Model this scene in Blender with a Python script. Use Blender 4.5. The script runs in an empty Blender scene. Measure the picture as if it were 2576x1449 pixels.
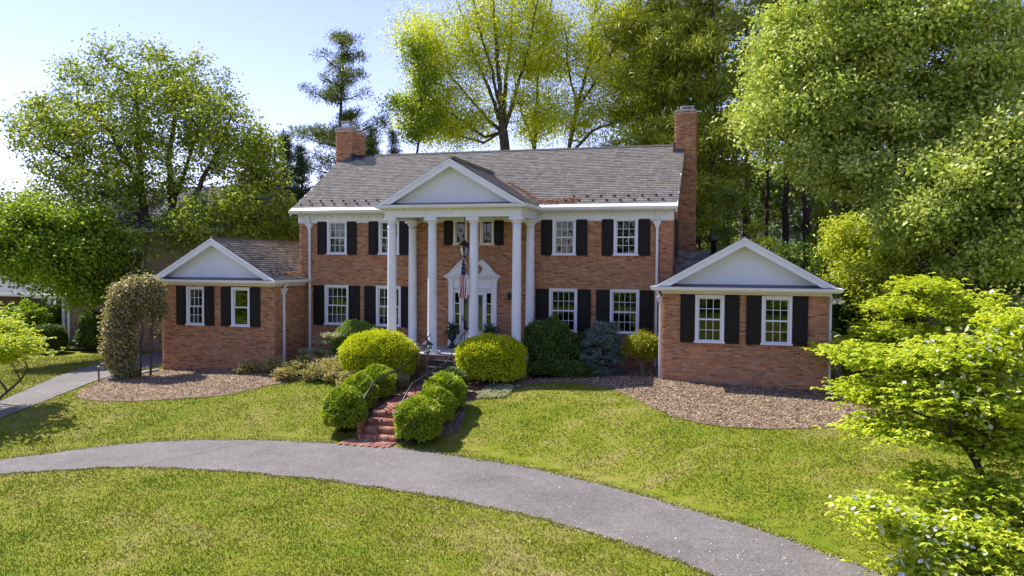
import bpy, bmesh, math, random
import numpy as np
from mathutils import Vector
R = math.radians
rnd = random.Random(7)
rng = np.random.default_rng(11)
sc = bpy.context.scene
COL = sc.collection

# ---------------------------------------------------------------- camera, sky, sun, exposure
CAM = np.array([16.0416, -26.6548, 3.1588]); YAW, PITCH, ROLL, FPX = -0.2714, -0.0344, 0.0062, 1927.2
_F = np.array([math.sin(YAW)*math.cos(PITCH), math.cos(YAW)*math.cos(PITCH), math.sin(PITCH)])
_Rr = np.array([math.cos(YAW), -math.sin(YAW), 0.0]); _Uu = np.cross(_Rr, _F)
_c, _s = math.cos(ROLL), math.sin(ROLL)
_Rt = _Rr*_c + _Uu*_s; _Ut = -_Rr*_s + _Uu*_c
cam = bpy.data.cameras.new("camera"); cam.sensor_width = 36; cam.lens = FPX/2576*36
cam.clip_start = .1; cam.clip_end = 2000
co = bpy.data.objects.new("camera", cam); COL.objects.link(co)
from mathutils import Matrix
co.matrix_world = Matrix(((_Rt[0], _Ut[0], -_F[0], CAM[0]), (_Rt[1], _Ut[1], -_F[1], CAM[1]), (_Rt[2], _Ut[2], -_F[2], CAM[2]), (0, 0, 0, 1)))
sc.camera = co
def W(px, py, y):
    """point of the place at depth y that the photograph shows at (px, py)"""
    d = _F + _Rt*((px-1288)/FPX) + _Ut*((724.5-py)/FPX)
    t = (y-CAM[1])/d[1]
    return CAM + d*t
def pxm(px, py, y): return (W(px, py, y)-CAM) @ _F / FPX      # metres per pixel there

world = bpy.data.worlds.new("World"); sc.world = world; world.use_nodes = True
wn = world.node_tree.nodes; wl = world.node_tree.links
bg = wn.get("Background") or wn.new("ShaderNodeBackground")
sky = wn.new("ShaderNodeTexSky"); sky.sky_type = 'NISHITA'; sky.sun_disc = False
SUN = Vector((-.76, .26, 1.0)).normalized()
sky.sun_elevation = math.asin(SUN.z); sky.sun_rotation = math.atan2(SUN.x, SUN.y)
sky.air_density = 1.0; sky.dust_density = .15; sky.ozone_density = 1.6
tint = wn.new('ShaderNodeMix'); tint.data_type = 'RGBA'; tint.blend_type = 'MULTIPLY'; tint.inputs[0].default_value = 1; tint.inputs[7].default_value = (.92, .745, 1.0, 1)
wl.new(sky.outputs[0], tint.inputs[6]); wl.new(tint.outputs[2], bg.inputs[0]); bg.inputs[1].default_value = .13
sl = bpy.data.lights.new("sun", 'SUN'); sl.energy = 4.0; sl.angle = R(.5); sl.color = (1, .955, .88)
so = bpy.data.objects.new("sun", sl); COL.objects.link(so)
so.rotation_euler = (-SUN).to_track_quat('-Z', 'Y').to_euler(); so.location = (-20, 10, 40)
sc.view_settings.view_transform = 'Standard'; sc.view_settings.look = 'None'
sc.view_settings.gamma = 1; sc.view_settings.use_curve_mapping = False
sc.view_settings.exposure = 1.05
sc.cycles.max_bounces = 7; sc.cycles.diffuse_bounces = 3; sc.cycles.glossy_bounces = 3
sc.cycles.transmission_bounces = 4; sc.cycles.transparent_max_bounces = 8

# ---------------------------------------------------------------- materials
def newmat(name):
    m = bpy.data.materials.new(name); m.use_nodes = True
    nt = m.node_tree; nt.nodes.clear()
    return m, nt, nt.nodes.new("ShaderNodeOutputMaterial")
def nd(nt, t, **k):
    n = nt.nodes.new(t)
    for a, b in k.items(): setattr(n, a, b)
    return n
def ramp(nt, stops, fac):
    r = nt.nodes.new("ShaderNodeValToRGB"); e = r.color_ramp.elements
    e[0].position, e[0].color = stops[0][0], (*stops[0][1], 1)
    e[1].position, e[1].color = stops[-1][0], (*stops[-1][1], 1)
    for p, c in stops[1:-1]:
        x = e.new(p); x.color = (*c, 1)
    nt.links.new(fac, r.inputs[0]); return r.outputs[0]
def noise(nt, scale, detail=4, rough=.55, vec=None, dim='3D'):
    n = nt.nodes.new("ShaderNodeTexNoise"); n.inputs['Scale'].default_value = scale
    n.inputs['Detail'].default_value = detail; n.inputs['Roughness'].default_value = rough
    if vec is not None: nt.links.new(vec, n.inputs['Vector'])
    return n.outputs['Fac']
def geo(nt): return nt.nodes.new("ShaderNodeNewGeometry").outputs['Position']
def mth(nt, op, a, b=None, clamp=False):
    n = nt.nodes.new("ShaderNodeMath"); n.operation = op; n.use_clamp = clamp
    for i, v in enumerate((a, b)):
        if v is None: continue
        if isinstance(v, (int, float)): n.inputs[i].default_value = v
        else: nt.links.new(v, n.inputs[i])
    return n.outputs[0]
def mixc(nt, f, a, b, mode='MIX'):
    n = nt.nodes.new("ShaderNodeMix"); n.data_type = 'RGBA'; n.blend_type = mode
    for i, v in ((0, f), (6, a), (7, b)):
        if isinstance(v, (int, float)): n.inputs[i].default_value = v
        elif isinstance(v, tuple): n.inputs[i].default_value = (*v, 1)
        else: nt.links.new(v, n.inputs[i])
    return n.outputs[2]
def vattr(nt):
    """the piece's own random value: face attribute v plus the object's random number"""
    a = nd(nt, "ShaderNodeAttribute", attribute_name="v"); o = nt.nodes.new("ShaderNodeObjectInfo")
    return mth(nt, 'FRACT', mth(nt, 'ADD', a.outputs['Fac'], o.outputs['Random']))
def princ(nt, out, color, rough=.6, bump=None, bstr=.3, bdist=.01, spec=.4, metal=0):
    p = nt.nodes.new("ShaderNodeBsdfPrincipled")
    if isinstance(color, tuple): p.inputs['Base Color'].default_value = (*color, 1)
    else: nt.links.new(color, p.inputs['Base Color'])
    if isinstance(rough, (int, float)): p.inputs['Roughness'].default_value = rough
    else: nt.links.new(rough, p.inputs['Roughness'])
    p.inputs['Specular IOR Level'].default_value = spec; p.inputs['Metallic'].default_value = metal
    if bump is not None:
        b = nt.nodes.new("ShaderNodeBump"); b.inputs['Strength'].default_value = bstr; b.inputs['Distance'].default_value = bdist
        nt.links.new(bump, b.inputs['Height']); nt.links.new(b.outputs[0], p.inputs['Normal'])
    nt.links.new(p.outputs[0], out.inputs[0]); return p
def m_plain(name, c, rough=.5, var=.12, scale=3., spec=.4, metal=0, fine=60.):
    m, nt, out = newmat(name); g = geo(nt)
    n1 = noise(nt, scale, 5, .6, g); n2 = noise(nt, fine, 2, .5, g)
    f = mth(nt, 'ADD', mth(nt, 'MULTIPLY', n1, .7), mth(nt, 'MULTIPLY', n2, .3))
    lo = tuple(x*(1-var) for x in c); hi = tuple(min(1, x*(1+var)) for x in c)
    princ(nt, out, ramp(nt, [(.35, lo), (.65, hi)], f), mth(nt, 'ADD', mth(nt, 'MULTIPLY', n1, .2), rough-.1), n2, .12, .004, spec, metal)
    return m
def m_pieces(name, stops, rough=.85, grime=.25, fine=90., bstr=.35):
    m, nt, out = newmat(name); g = geo(nt)
    c = ramp(nt, stops, vattr(nt)); n1 = noise(nt, 1.1, 5, .6, g); n2 = noise(nt, fine, 3, .6, g)
    k = mth(nt, 'ADD', mth(nt, 'MULTIPLY', n1, grime*1.6), mth(nt, 'MULTIPLY', n2, grime*1.2))
    k = mth(nt, 'ADD', k, 1-grime*1.4)
    cc = nt.nodes.new("ShaderNodeVectorMath"); cc.operation = 'SCALE'; nt.links.new(c, cc.inputs[0]); nt.links.new(k, cc.inputs['Scale'])
    princ(nt, out, cc.outputs[0], rough, n2, bstr, .006, .25)
    return m
def m_leaf(name, stops, trans=.35, rough=.5, spec=.35, clump=1.2):
    m, nt, out = newmat(name); g = geo(nt)
    n = noise(nt, clump, 2, .5, g)
    a = nd(nt, "ShaderNodeAttribute", attribute_name="v").outputs['Fac']
    f = mth(nt, 'ADD', mth(nt, 'MULTIPLY', a, .62), mth(nt, 'MULTIPLY', n, .42))
    c = ramp(nt, stops, f)
    p = princ(nt, out, c, rough, None, spec=spec)
    t = nt.nodes.new("ShaderNodeBsdfTranslucent")
    hc = mixc(nt, 1.0, c, (1.0, 1.0, .45), 'MULTIPLY'); nt.links.new(hc, t.inputs[0])
    mx = nt.nodes.new("ShaderNodeMixShader"); mx.inputs[0].default_value = trans
    nt.links.new(p.outputs[0], mx.inputs[1]); nt.links.new(t.outputs[0], mx.inputs[2]); nt.links.new(mx.outputs[0], out.inputs[0])
    return m
def m_glass():
    m, nt, out = newmat("window_glass")
    gl = nt.nodes.new("ShaderNodeBsdfGlossy"); gl.inputs['Roughness'].default_value = .02; gl.inputs['Color'].default_value = (.9, .95, 1, 1)
    tr = nt.nodes.new("ShaderNodeBsdfTransparent"); tr.inputs[0].default_value = (.62, .68, .66, 1)
    fr = nt.nodes.new("ShaderNodeFresnel"); fr.inputs[0].default_value = 1.55
    f = mth(nt, 'ADD', mth(nt, 'MULTIPLY', fr.outputs[0], 0.75), .01, True)
    b = nt.nodes.new("ShaderNodeBump"); b.inputs['Strength'].default_value = .05; b.inputs['Distance'].default_value = .02
    nt.links.new(noise(nt, 1.6, 1, .5, geo(nt)), b.inputs['Height']); nt.links.new(b.outputs[0], gl.inputs['Normal'])
    mx = nt.nodes.new("ShaderNodeMixShader"); nt.links.new(f, mx.inputs[0]); nt.links.new(tr.outputs[0], mx.inputs[1]); nt.links.new(gl.outputs[0], mx.inputs[2])
    nt.links.new(mx.outputs[0], out.inputs[0]); return m
def grass_color(nt, blade=False):
    g = geo(nt)
    n1 = noise(nt, .38, 4, .6, g); n2 = noise(nt, 1.7, 5, .65, g); n3 = noise(nt, 9., 4, .7, g)
    mp = nt.nodes.new("ShaderNodeMapping"); mp.inputs['Scale'].default_value = (30, 60, 30); nt.links.new(g, mp.inputs[0])
    n4 = noise(nt, 1.0, 3, .7, mp.outputs[0])
    f = mth(nt, 'ADD', mth(nt, 'MULTIPLY', n1, .50), mth(nt, 'MULTIPLY', n2, .50))
    f = mth(nt, 'ADD', f, mth(nt, 'MULTIPLY', n3, .17)); f = mth(nt, 'ADD', f, mth(nt, 'MULTIPLY', n4, .13))
    if blade:
        a = nd(nt, "ShaderNodeAttribute", attribute_name="v").outputs['Fac']
        f = mth(nt, 'ADD', f, mth(nt, 'MULTIPLY', mth(nt, 'SUBTRACT', a, .5), .13))
    return ramp(nt, [(.42, (.080, .128, .008)), (.54, (.140, .182, .011)), (.64, (.190, .210, .018)), (.73, (.235, .225, .042)), (.86, (.34, .28, .11))], f), n3, n4
def m_lawn():
    m, nt, out = newmat("lawn_grass"); c, n3, n4 = grass_color(nt)
    hb = mth(nt, 'ADD', mth(nt, 'MULTIPLY', n3, .6), mth(nt, 'MULTIPLY', n4, .4))
    princ(nt, out, c, .9, hb, .8, .05, .1); return m
def m_blade():
    m, nt, out = newmat("grass_blade"); c, _, _ = grass_color(nt, True)
    p = princ(nt, out, c, .6, None, spec=.2)
    t = nt.nodes.new("ShaderNodeBsdfTranslucent"); nt.links.new(c, t.inputs[0])
    mx = nt.nodes.new("ShaderNodeMixShader"); mx.inputs[0].default_value = .3
    nt.links.new(p.outputs[0], mx.inputs[1]); nt.links.new(t.outputs[0], mx.inputs[2]); nt.links.new(mx.outputs[0], out.inputs[0])
    return m
def m_asphalt():
    m, nt, out = newmat("asphalt"); g = geo(nt)
    v = nt.nodes.new("ShaderNodeTexVoronoi"); v.inputs['Scale'].default_value = 38; nt.links.new(g, v.inputs['Vector'])
    n1 = noise(nt, .5, 5, .6, g); n2 = noise(nt, 26, 4, .75, g); n3 = noise(nt, 3.2, 5, .7, g)
    f = mth(nt, 'ADD', mth(nt, 'MULTIPLY', n1, .44), mth(nt, 'MULTIPLY', n2, .30)); f = mth(nt, 'ADD', f, mth(nt, 'MULTIPLY', n3, .34))
    sp = nd(nt, "ShaderNodeSeparateColor"); nt.links.new(v.outputs['Color'], sp.inputs[0])
    f = mth(nt, 'ADD', f, mth(nt, 'MULTIPLY', mth(nt, 'SUBTRACT', sp.outputs[0], .5), .26))
    c = ramp(nt, [(.34, (.09, .082, .074)), (.5, (.142, .130, .118)), (.62, (.178, .163, .149)), (.8, (.25, .23, .21))], f)
    princ(nt, out, c, .85, n2, .5, .01, .3); return m
def m_mulch():
    m, nt, out = newmat("mulch_soil"); g = geo(nt)
    v = nt.nodes.new("ShaderNodeTexVoronoi"); v.inputs['Scale'].default_value = 26; nt.links.new(g, v.inputs['Vector'])
    sp = nd(nt, "ShaderNodeSeparateColor"); nt.links.new(v.outputs['Color'], sp.inputs[0])
    n = noise(nt, .9, 4, .6, g)
    f = mth(nt, 'ADD', mth(nt, 'MULTIPLY', sp.outputs[0], .6), mth(nt, 'MULTIPLY', n, .45))
    c = ramp(nt, [(.1, (.055, .038, .024)), (.45, (.19, .130, .085)), (.7, (.30, .215, .14)), (.95, (.46, .35, .25))], f)
    princ(nt, out, c, .95, v.outputs['Distance'], .8, .02, .1); return m
def m_bark(name, a, b):
    m, nt, out = newmat(name); g = geo(nt)
    mp = nt.nodes.new("ShaderNodeMapping"); mp.inputs['Scale'].default_value = (9, 9, 1.6); nt.links.new(g, mp.inputs[0])
    n = noise(nt, 1.6, 6, .7, mp.outputs[0])
    princ(nt, out, ramp(nt, [(.35, a), (.65, b)], n), .9, n, .9, .03, .15); return m

M = {}
M['white'] = m_plain("white_paint", (.73, .73, .725), .45, .07, 1.3)
M['cream'] = m_plain("cream_paint", (.74, .71, .62), .5, .05, 2.2)
M['stucco'] = m_plain("white_stucco", (.68, .69, .68), .75, .07, .9, .2)
M['shutter'] = m_plain("black_shutter_paint", (.012, .010, .009), .5, .25, 4., .2)
M['black'] = m_plain("black_iron", (.018, .018, .02), .4, .2, 8., .5)
M['flash'] = m_plain("dark_metal_flashing", (.035, .045, .065), .4, .2, 3., .5)
M['brick'] = m_pieces("red_brown_brick", [(0, (.20, .080, .038)), (.12, (.33, .138, .060)), (.4, (.41, .180, .078)), (.7, (.46, .215, .096)), (.9, (.52, .27, .135)), (1, (.26, .115, .055))], .85, .22)
M['mortar'] = m_plain("mortar", (.43, .31, .21), .9, .12, 5., .1)
M['shingle'] = m_pieces("asphalt_shingle", [(0, (.205, .182, .142)), (.3, (.238, .213, .167)), (.6, (.268, .241, .190)), (1, (.31, .281, .223))], .9, .14, 120., .5)
M['wshingle'] = m_pieces("brown_wing_shingle", [(0, (.125, .104, .082)), (.4, (.19, .162, .130)), (.75, (.24, .208, .168)), (1, (.305, .270, .222))], .9, .18, 120., .5)
M['greyroof'] = m_pieces("grey_roof_shingle", [(0, (.07, .074, .082)), (.5, (.10, .105, .115)), (1, (.13, .135, .145))], .9, .2)
M['glass'] = m_glass()
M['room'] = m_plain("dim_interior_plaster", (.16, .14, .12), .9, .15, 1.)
M['curtain'] = m_plain("white_curtain", (.62, .60, .55), .9, .1, 4., .1)
M['stone'] = m_pieces("bluestone", [(0, (.05, .045, .042)), (.5, (.085, .078, .072)), (1, (.13, .12, .115))], .8, .25)
M['porch'] = m_pieces("porch_flagstone", [(0, (.30, .28, .28)), (.5, (.38, .355, .355)), (1, (.47, .44, .43))], .8, .15)
M['pathbrick'] = m_pieces("path_brick", [(0, (.20, .075, .045)), (.35, (.33, .135, .085)), (.7, (.40, .19, .13)), (1, (.47, .27, .20))], .9, .25)
M['lawn'] = m_lawn(); M['blade'] = m_blade(); M['asphalt'] = m_asphalt(); M['mulch'] = m_mulch()
M['chip'] = m_pieces("wood_chip", [(0, (.06, .04, .024)), (.2, (.20, .130, .075)), (.55, (.34, .24, .138)), (.85, (.48, .36, .225)), (1, (.66, .54, .38))], .95, .1)
M['litter'] = m_pieces("dry_leaf_litter", [(0, (.20, .085, .04)), (.4, (.42, .20, .10)), (.8, (.58, .33, .19)), (1, (.70, .50, .34))], .9, .1)
M['petal'] = m_plain("fallen_petal", (.75, .68, .55), .8, .1, 9., .1)
M['bark'] = m_bark("grey_bark", (.035, .028, .022), (.14, .115, .09))
M['pbark'] = m_bark("pine_bark", (.022, .015, .012), (.075, .055, .043))
M['stem'] = m_bark("pale_stem", (.10, .08, .06), (.26, .21, .16))
M['tan'] = m_plain("tan_siding", (.42, .33, .20), .8, .08, 2.)
M['greysiding'] = m_plain("grey_siding", (.26, .27, .29), .8, .08, 2.)
M['nbrick'] = m_pieces("brown_brick", [(0, (.12, .075, .05)), (.5, (.23, .15, .10)), (1, (.32, .22, .15))], .9, .2)
M['metal'] = m_plain("galvanised_metal", (.42, .42, .40), .4, .12, 6., .5, .6)
M['conc'] = m_plain("concrete", (.42, .40, .36), .9, .12, 4., .1)
M['red'] = m_plain("flag_red", (.42, .02, .03), .8, .05, 9., .1)
M['fwhite'] = m_plain("flag_white", (.75, .73, .70), .8, .03, 9., .1)
M['blue'] = m_plain("flag_blue", (.02, .03, .13), .8, .05, 9., .1)
M['beige'] = m_plain("beige_metal", (.22, .19, .13), .6, .08, 3.)
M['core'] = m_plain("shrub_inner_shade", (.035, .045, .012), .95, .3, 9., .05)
M['candle'] = m_plain("ivory_candle", (.7, .66, .5), .6, .05, 9.)
HU = dict(maple=(1.12, 1.0, 1.0), bluesp=(1.05, 1, .88), holly=(1.03, 1, .85), nandina=(1, 1, 1), pale=(1, 1, 1), pine=(1.28, 1.03, .7), yew=(1.18, 1.04, .9), spruce=(1, 1, 1), yellow=(1, 1, 1), fern=(1, 1, 1), dog=(1.32, 1.0, 1.7), box=(1.45, 1.0, .8), mapleg=(1.3, 1.02, .8), tulip=(1.2, 1.04, .92), pinel=(1.12, 1.02, .8))
LM = dict(maple=2.15, mapleg=1.9, yellow=1.8, tulip=2.55, smallleaf=2.8, dog=1.65, pine=1.9, pinel=2.1, spruce=2.4, yew=1.75, box=2.0, dark=2.0, bluesp=1.7, pale=1.8, holly=2.1, nandina=1.5, fern=1.3, shrubg=1.6)
def L(n, a, b, c, d=None, **k):
    mu = LM.get(n, 1.); a, b, c, d = [tuple(min(.72, q*mu*h_) for q, h_ in zip(x, HU.get(n, (1.22, 1.0, .8)))) if x else None for x in (a, b, c, d)]
    st = [(.12, a), (.45, b), (.75, c)] + ([(.98, d)] if d else [])
    M[n] = m_leaf(n, st, **k)
L('maple', (.035, .058, .008), (.10, .150, .015), (.20, .255, .024), (.30, .20, .070), trans=.42)
L('mapleg', (.030, .065, .008), (.090, .170, .016), (.19, .31, .030), (.28, .38, .05), trans=.42)
L('yellow', (.16, .21, .014), (.34, .38, .02), (.50, .47, .03), (.60, .56, .06), trans=.6)
L('tulip', (.050, .085, .014), (.135, .205, .040), (.26, .345, .095), (.42, .50, .20), trans=.34, rough=.5, spec=.4)
L('smallleaf', (.06, .10, .012), (.13, .19, .02), (.24, .29, .04), (.34, .36, .09), trans=.38)
L('dog', (.13, .24, .012), (.24, .39, .016), (.37, .51, .022), (.50, .58, .05), trans=.45, clump=2.)
L('pine', (.018, .042, .012), (.045, .085, .018), (.10, .145, .022), (.17, .20, .035), trans=.2)
L('pinel', (.035, .060, .010), (.095, .130, .016), (.18, .21, .024), (.27, .26, .045), trans=.25)
L('spruce', (.010, .022, .012), (.022, .042, .018), (.045, .070, .024), (.08, .10, .03), trans=.12)
L('yew', (.14, .20, .006), (.27, .34, .008), (.42, .46, .010), (.55, .52, .018), trans=.35, clump=3)
L('box', (.045, .105, .010), (.10, .20, .014), (.19, .31, .020), (.30, .42, .03), trans=.32, clump=3)
L('dark', (.018, .045, .012), (.040, .085, .018), (.075, .135, .025), (.12, .19, .04), trans=.25, clump=3)
L('bluesp', (.045, .075, .065), (.085, .125, .11), (.15, .20, .18), (.25, .31, .28), trans=.1, clump=3)
L('pale', (.10, .12, .05), (.21, .22, .12), (.34, .33, .21), (.48, .45, .32), trans=.3, clump=3)
L('holly', (.07, .075, .030), (.155, .145, .075), (.26, .225, .13), (.38, .32, .22), trans=.25, clump=3)
L('nandina', (.06, .10, .02), (.24, .24, .08), (.50, .34, .14), (.70, .58, .42), trans=.3, clump=4)
L('fern', (.02, .055, .02), (.045, .10, .035), (.08, .15, .05), (.13, .2, .08), trans=.3, clump=4)
L('shrubg', (.045, .10, .02), (.10, .19, .045), (.18, .29, .085), (.30, .41, .16), trans=.32, clump=3)
M['bract'] = m_leaf("white_bract", [(.1, (.62, .64, .52)), (.9, (.85, .85, .8))], .3)

# ---------------------------------------------------------------- object helpers
def link(name, me, m=None, parent=None, loc=None):
    o = bpy.data.objects.new(name, me)
    if m is not None and me is not None and len(me.materials) == 0: me.materials.append(m)
    COL.objects.link(o)
    if loc is not None: o.location = loc
    if parent is not None: o.parent = parent
    return o
def tag(o, label=None, cat=None, group=None, kind=None):
    if label: o['label'] = label
    if cat: o['category'] = cat
    if group: o['group'] = group
    if kind: o['kind'] = kind
    return o
def thing(name, label, cat, loc=(0, 0, 0), group=None):
    o = bpy.data.objects.new(name, None); o.empty_display_size = .2; COL.objects.link(o); o.location = loc
    return tag(o, label, cat, group)
class MB:
    """collects shapes and links them as one mesh"""
    def __init__(s): s.v = []; s.f = []; s.mi = []; s.cur = 0
    def add(s, vs, fs):
        b = len(s.v); s.v += [tuple(map(float, p)) for p in vs]; s.f += [tuple(i+b for i in f) for f in fs]; s.mi += [s.cur]*len(fs); return s
    def box(s, x0, x1, y0, y1, z0, z1):
        return s.add([(x0,y0,z0),(x1,y0,z0),(x1,y1,z0),(x0,y1,z0),(x0,y0,z1),(x1,y0,z1),(x1,y1,z1),(x0,y1,z1)],
                     [(0,3,2,1),(4,5,6,7),(0,1,5,4),(1,2,6,5),(2,3,7,6),(3,0,4,7)])
    def bev(s, x0, x1, y0, y1, z0, z1, b=.01):
        """box whose front (-y) face has a bevelled edge"""
        o = [(x0,z0),(x1,z0),(x1,z1),(x0,z1)]; i = [(x0+b,z0+b),(x1-b,z0+b),(x1-b,z1-b),(x0+b,z1-b)]
        vs = [(x,y1,z) for x,z in o]+[(x,y0+b,z) for x,z in o]+[(x,y0,z) for x,z in i]
        fs = [(8,9,10,11),(3,2,1,0)]
        for k in range(4):
            j = (k+1)%4; fs += [(k,j,4+j,4+k),(4+k,4+j,8+j,8+k)]
        return s.add(vs, fs)
    def tube(s, pts, rs, n=8, cap=True):
        pts = [np.array(p, float) for p in pts]
        if isinstance(rs, (int, float)): rs = [rs]*len(pts)
        vs = []; prev = None
        for i, p in enumerate(pts):
            d = pts[min(i+1, len(pts)-1)]-pts[max(i-1, 0)]; d = d/(np.linalg.norm(d)+1e-9)
            a = prev if prev is not None else (np.array([1., 0, 0]) if abs(d[0]) < .8 else np.array([0, 1., 0]))
            a = a-d*(a@d); a /= np.linalg.norm(a)+1e-9; prev = a; b = np.cross(d, a)
            for k in range(n):
                t = 2*math.pi*k/n; vs.append(p+(a*math.cos(t)+b*math.sin(t))*rs[i])
        fs = [(i*n+k, i*n+(k+1)%n, (i+1)*n+(k+1)%n, (i+1)*n+k) for i in range(len(pts)-1) for k in range(n)]
        if cap: fs += [tuple(range(n))[::-1], tuple((len(pts)-1)*n+k for k in range(n))]
        return s.add(vs, fs)
    def lathe(s, prof, c=(0, 0, 0), n=16, sq=1.0):
        vs = [(c[0]+r*math.cos(2*math.pi*k/n), c[1]+r*sq*math.sin(2*math.pi*k/n), c[2]+z) for r, z in prof for k in range(n)]
        fs = [(i*n+k, i*n+(k+1)%n, (i+1)*n+(k+1)%n, (i+1)*n+k) for i in range(len(prof)-1) for k in range(n)]
        fs += [tuple(range(n))[::-1], tuple((len(prof)-1)*n+k for k in range(n))]
        return s.add(vs, fs)
    def prism(s, poly, axis, a, b):
        """poly in the plane across axis ('x': (y,z), 'y': (x,z), 'z': (x,y)) swept from a to b"""
        def P(p, t): return {'x': (t, p[0], p[1]), 'y': (p[0], t, p[1]), 'z': (p[0], p[1], t)}[axis]
        n = len(poly)
        vs = [P(p, a) for p in poly]+[P(p, b) for p in poly]
        return s.add(vs, [tuple(range(n)), tuple(range(2*n-1, n-1, -1))]+[(k, k+n, (k+1)%n+n, (k+1)%n) for k in range(n)])
    def sweep(s, prof, path):
        """prof = (out, up) points, path = corner points with outward normals (x, y)"""
        n = len(prof); vs = []
        for (p, o) in path: vs += [(p[0]+o[0]*a, p[1]+o[1]*a, p[2]+b) for a, b in prof]
        fs = [(i*n+k, i*n+(k+1)%n, (i+1)*n+(k+1)%n, (i+1)*n+k) for i in range(len(path)-1) for k in range(n)]
        fs += [tuple(range(n)), tuple((len(path)-1)*n+k for k in range(n))[::-1]]
        return s.add(vs, fs)
    def build(s, name, m, parent=None, smooth=False, mats=None, recalc=True):
        me = bpy.data.meshes.new(name); me.from_pydata(s.v, [], s.f)
        if recalc:
            bm = bmesh.new(); bm.from_mesh(me); bmesh.ops.recalc_face_normals(bm, faces=bm.faces); bm.to_mesh(me); bm.free()
        for mm in (mats or [m]): me.materials.append(mm)
        if mats: me.polygons.foreach_set('material_index', s.mi)
        if smooth: me.polygons.foreach_set('use_smooth', [True]*len(me.polygons))
        me.update()
        return link(name, me, None, parent)
def np_mesh(name, V, F, m, parent=None, vals=None, smooth=False):
    """V (n,3), F (k,4) or (k,3) arrays; vals = random value per face"""
    me = bpy.data.meshes.new(name); k, c = F.shape
    me.vertices.add(len(V)); me.vertices.foreach_set('co', V.astype(np.float32).ravel())
    me.loops.add(k*c); me.loops.foreach_set('vertex_index', F.astype(np.int32).ravel())
    me.polygons.add(k); me.polygons.foreach_set('loop_start', np.arange(0, k*c, c, dtype=np.int32)); me.polygons.foreach_set('loop_total', np.full(k, c, np.int32))
    if vals is not None:
        a = me.attributes.new('v', 'FLOAT', 'FACE'); a.data.foreach_set('value', vals.astype(np.float32))
    if smooth: me.polygons.foreach_set('use_smooth', np.ones(k, bool))
    me.materials.append(m); me.update(calc_edges=True)
    return link(name, me, None, parent)
def nrm(a): return a/(np.linalg.norm(a, axis=-1, keepdims=True)+1e-9)

# ---------------------------------------------------------------- ground
TX=[-40,-12,-4.6,0,3,8,11,14,19,30,60]
YT=[-3,-2.5,-2.3,-2.6,-3.2,-3.4,-3.4,-3.2,-3.4,-4,-4]
ZT=[-1.7,-1.45,-1.08,-.8,-.85,-.85,-.6,-.42,-.55,-.7,-.7]
DX=[-60,-8,-1,.6,2.2,4.5,7.6,10,13.3,16.65,18.5,24,60]
DY=[-40,-20,-11.9,-9.75,-8.75,-8.15,-7.95,-8.3,-9.8,-11.9,-13.5,-19,-40]
def smt(t): t = np.clip(t, 0, 1); return t*t*(3-2*t)
def H(x, y):
    x = np.asarray(x, float); y = np.asarray(y, float)
    yt = np.interp(x, TX, YT); zt = np.interp(x, TX, ZT); yd = np.interp(x, DX, DY)+.38
    t = np.clip((yt-y)/np.maximum(yt-yd, .5), 0, 1)
    z = zt+(-1.75-zt)*(.25*t+.75*t**1.7)
    z = z+np.clip(y-9, 0, 200)*.13*smt((x+2)/14)+np.clip(y-30, 0, 200)*.04
    # shallow trough beside the raised brick path
    return z
def grid(xs, ys, name, m, dz=0.0, mask=None):
    X, Y = np.meshgrid(xs, ys); Z = H(X, Y)+dz
    lump = .018*np.sin(X*1.9+Y*.7)*np.cos(Y*1.6-X*.4)
    V = np.stack([X, Y, Z+lump*0], -1).reshape(-1, 3); nx = len(xs)
    i, j = np.meshgrid(np.arange(len(ys)-1), np.arange(nx-1), indexing='ij'); b = (i*nx+j).ravel()
    F = np.stack([b, b+1, b+nx+1, b+nx], -1)
    return np_mesh(name, V, F, m, smooth=True)
xs = np.concatenate([np.linspace(-400, -30, 20)[:-1], np.arange(-30, 40, .4), np.linspace(40, 420, 20)])
ys = np.concatenate([np.linspace(-200, -22, 16)[:-1], np.arange(-22, 12, .35), np.linspace(12.3, 60, 30), np.linspace(70, 500, 16)])
tag(grid(xs, ys, 'lawn', M['lawn']), 'mown lawn with straw-coloured dry patches sloping to the drive', kind='structure')

def resample(pts, n):
    p = np.array(pts, float); d = np.r_[0, np.cumsum(np.linalg.norm(np.diff(p, axis=0), axis=1))]
    t = np.linspace(0, d[-1], n)
    q = np.stack([np.interp(t, d, p[:, k]) for k in range(p.shape[1])], -1)
    for _ in range(3): q[1:-1] = (q[:-2]+2*q[1:-1]+q[2:])/4
    return q
def strip(A, B, n, m_, name, mat, dz, wob=.05, fixz=None):
    a = resample(A, n); b = resample(B, n)
    t = np.arange(n); wa = wob*(np.sin(t*1.1)+np.sin(t*2.3+1))*.5; wb = wob*(np.sin(t*1.3+2)+np.sin(t*2.9))*.5
    a = a.copy(); b = b.copy(); a[:, 1] += wa; b[:, 1] += wb
    s = np.linspace(0, 1, m_)[None, :, None]
    P = a[:, None, :2]*(1-s)+b[:, None, :2]*s
    Z = (H(P[..., 0], P[..., 1]) if fixz is None else np.full(P.shape[:2], fixz))+dz
    V = np.concatenate([P, Z[..., None]], -1).reshape(-1, 3)
    i, j = np.meshgrid(np.arange(n-1), np.arange(m_-1), indexing='ij'); k = (i*m_+j).ravel()
    return np_mesh(name, V, np.stack([k, k+m_, k+m_+1, k+1], -1), mat, smooth=True), a, b
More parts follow.
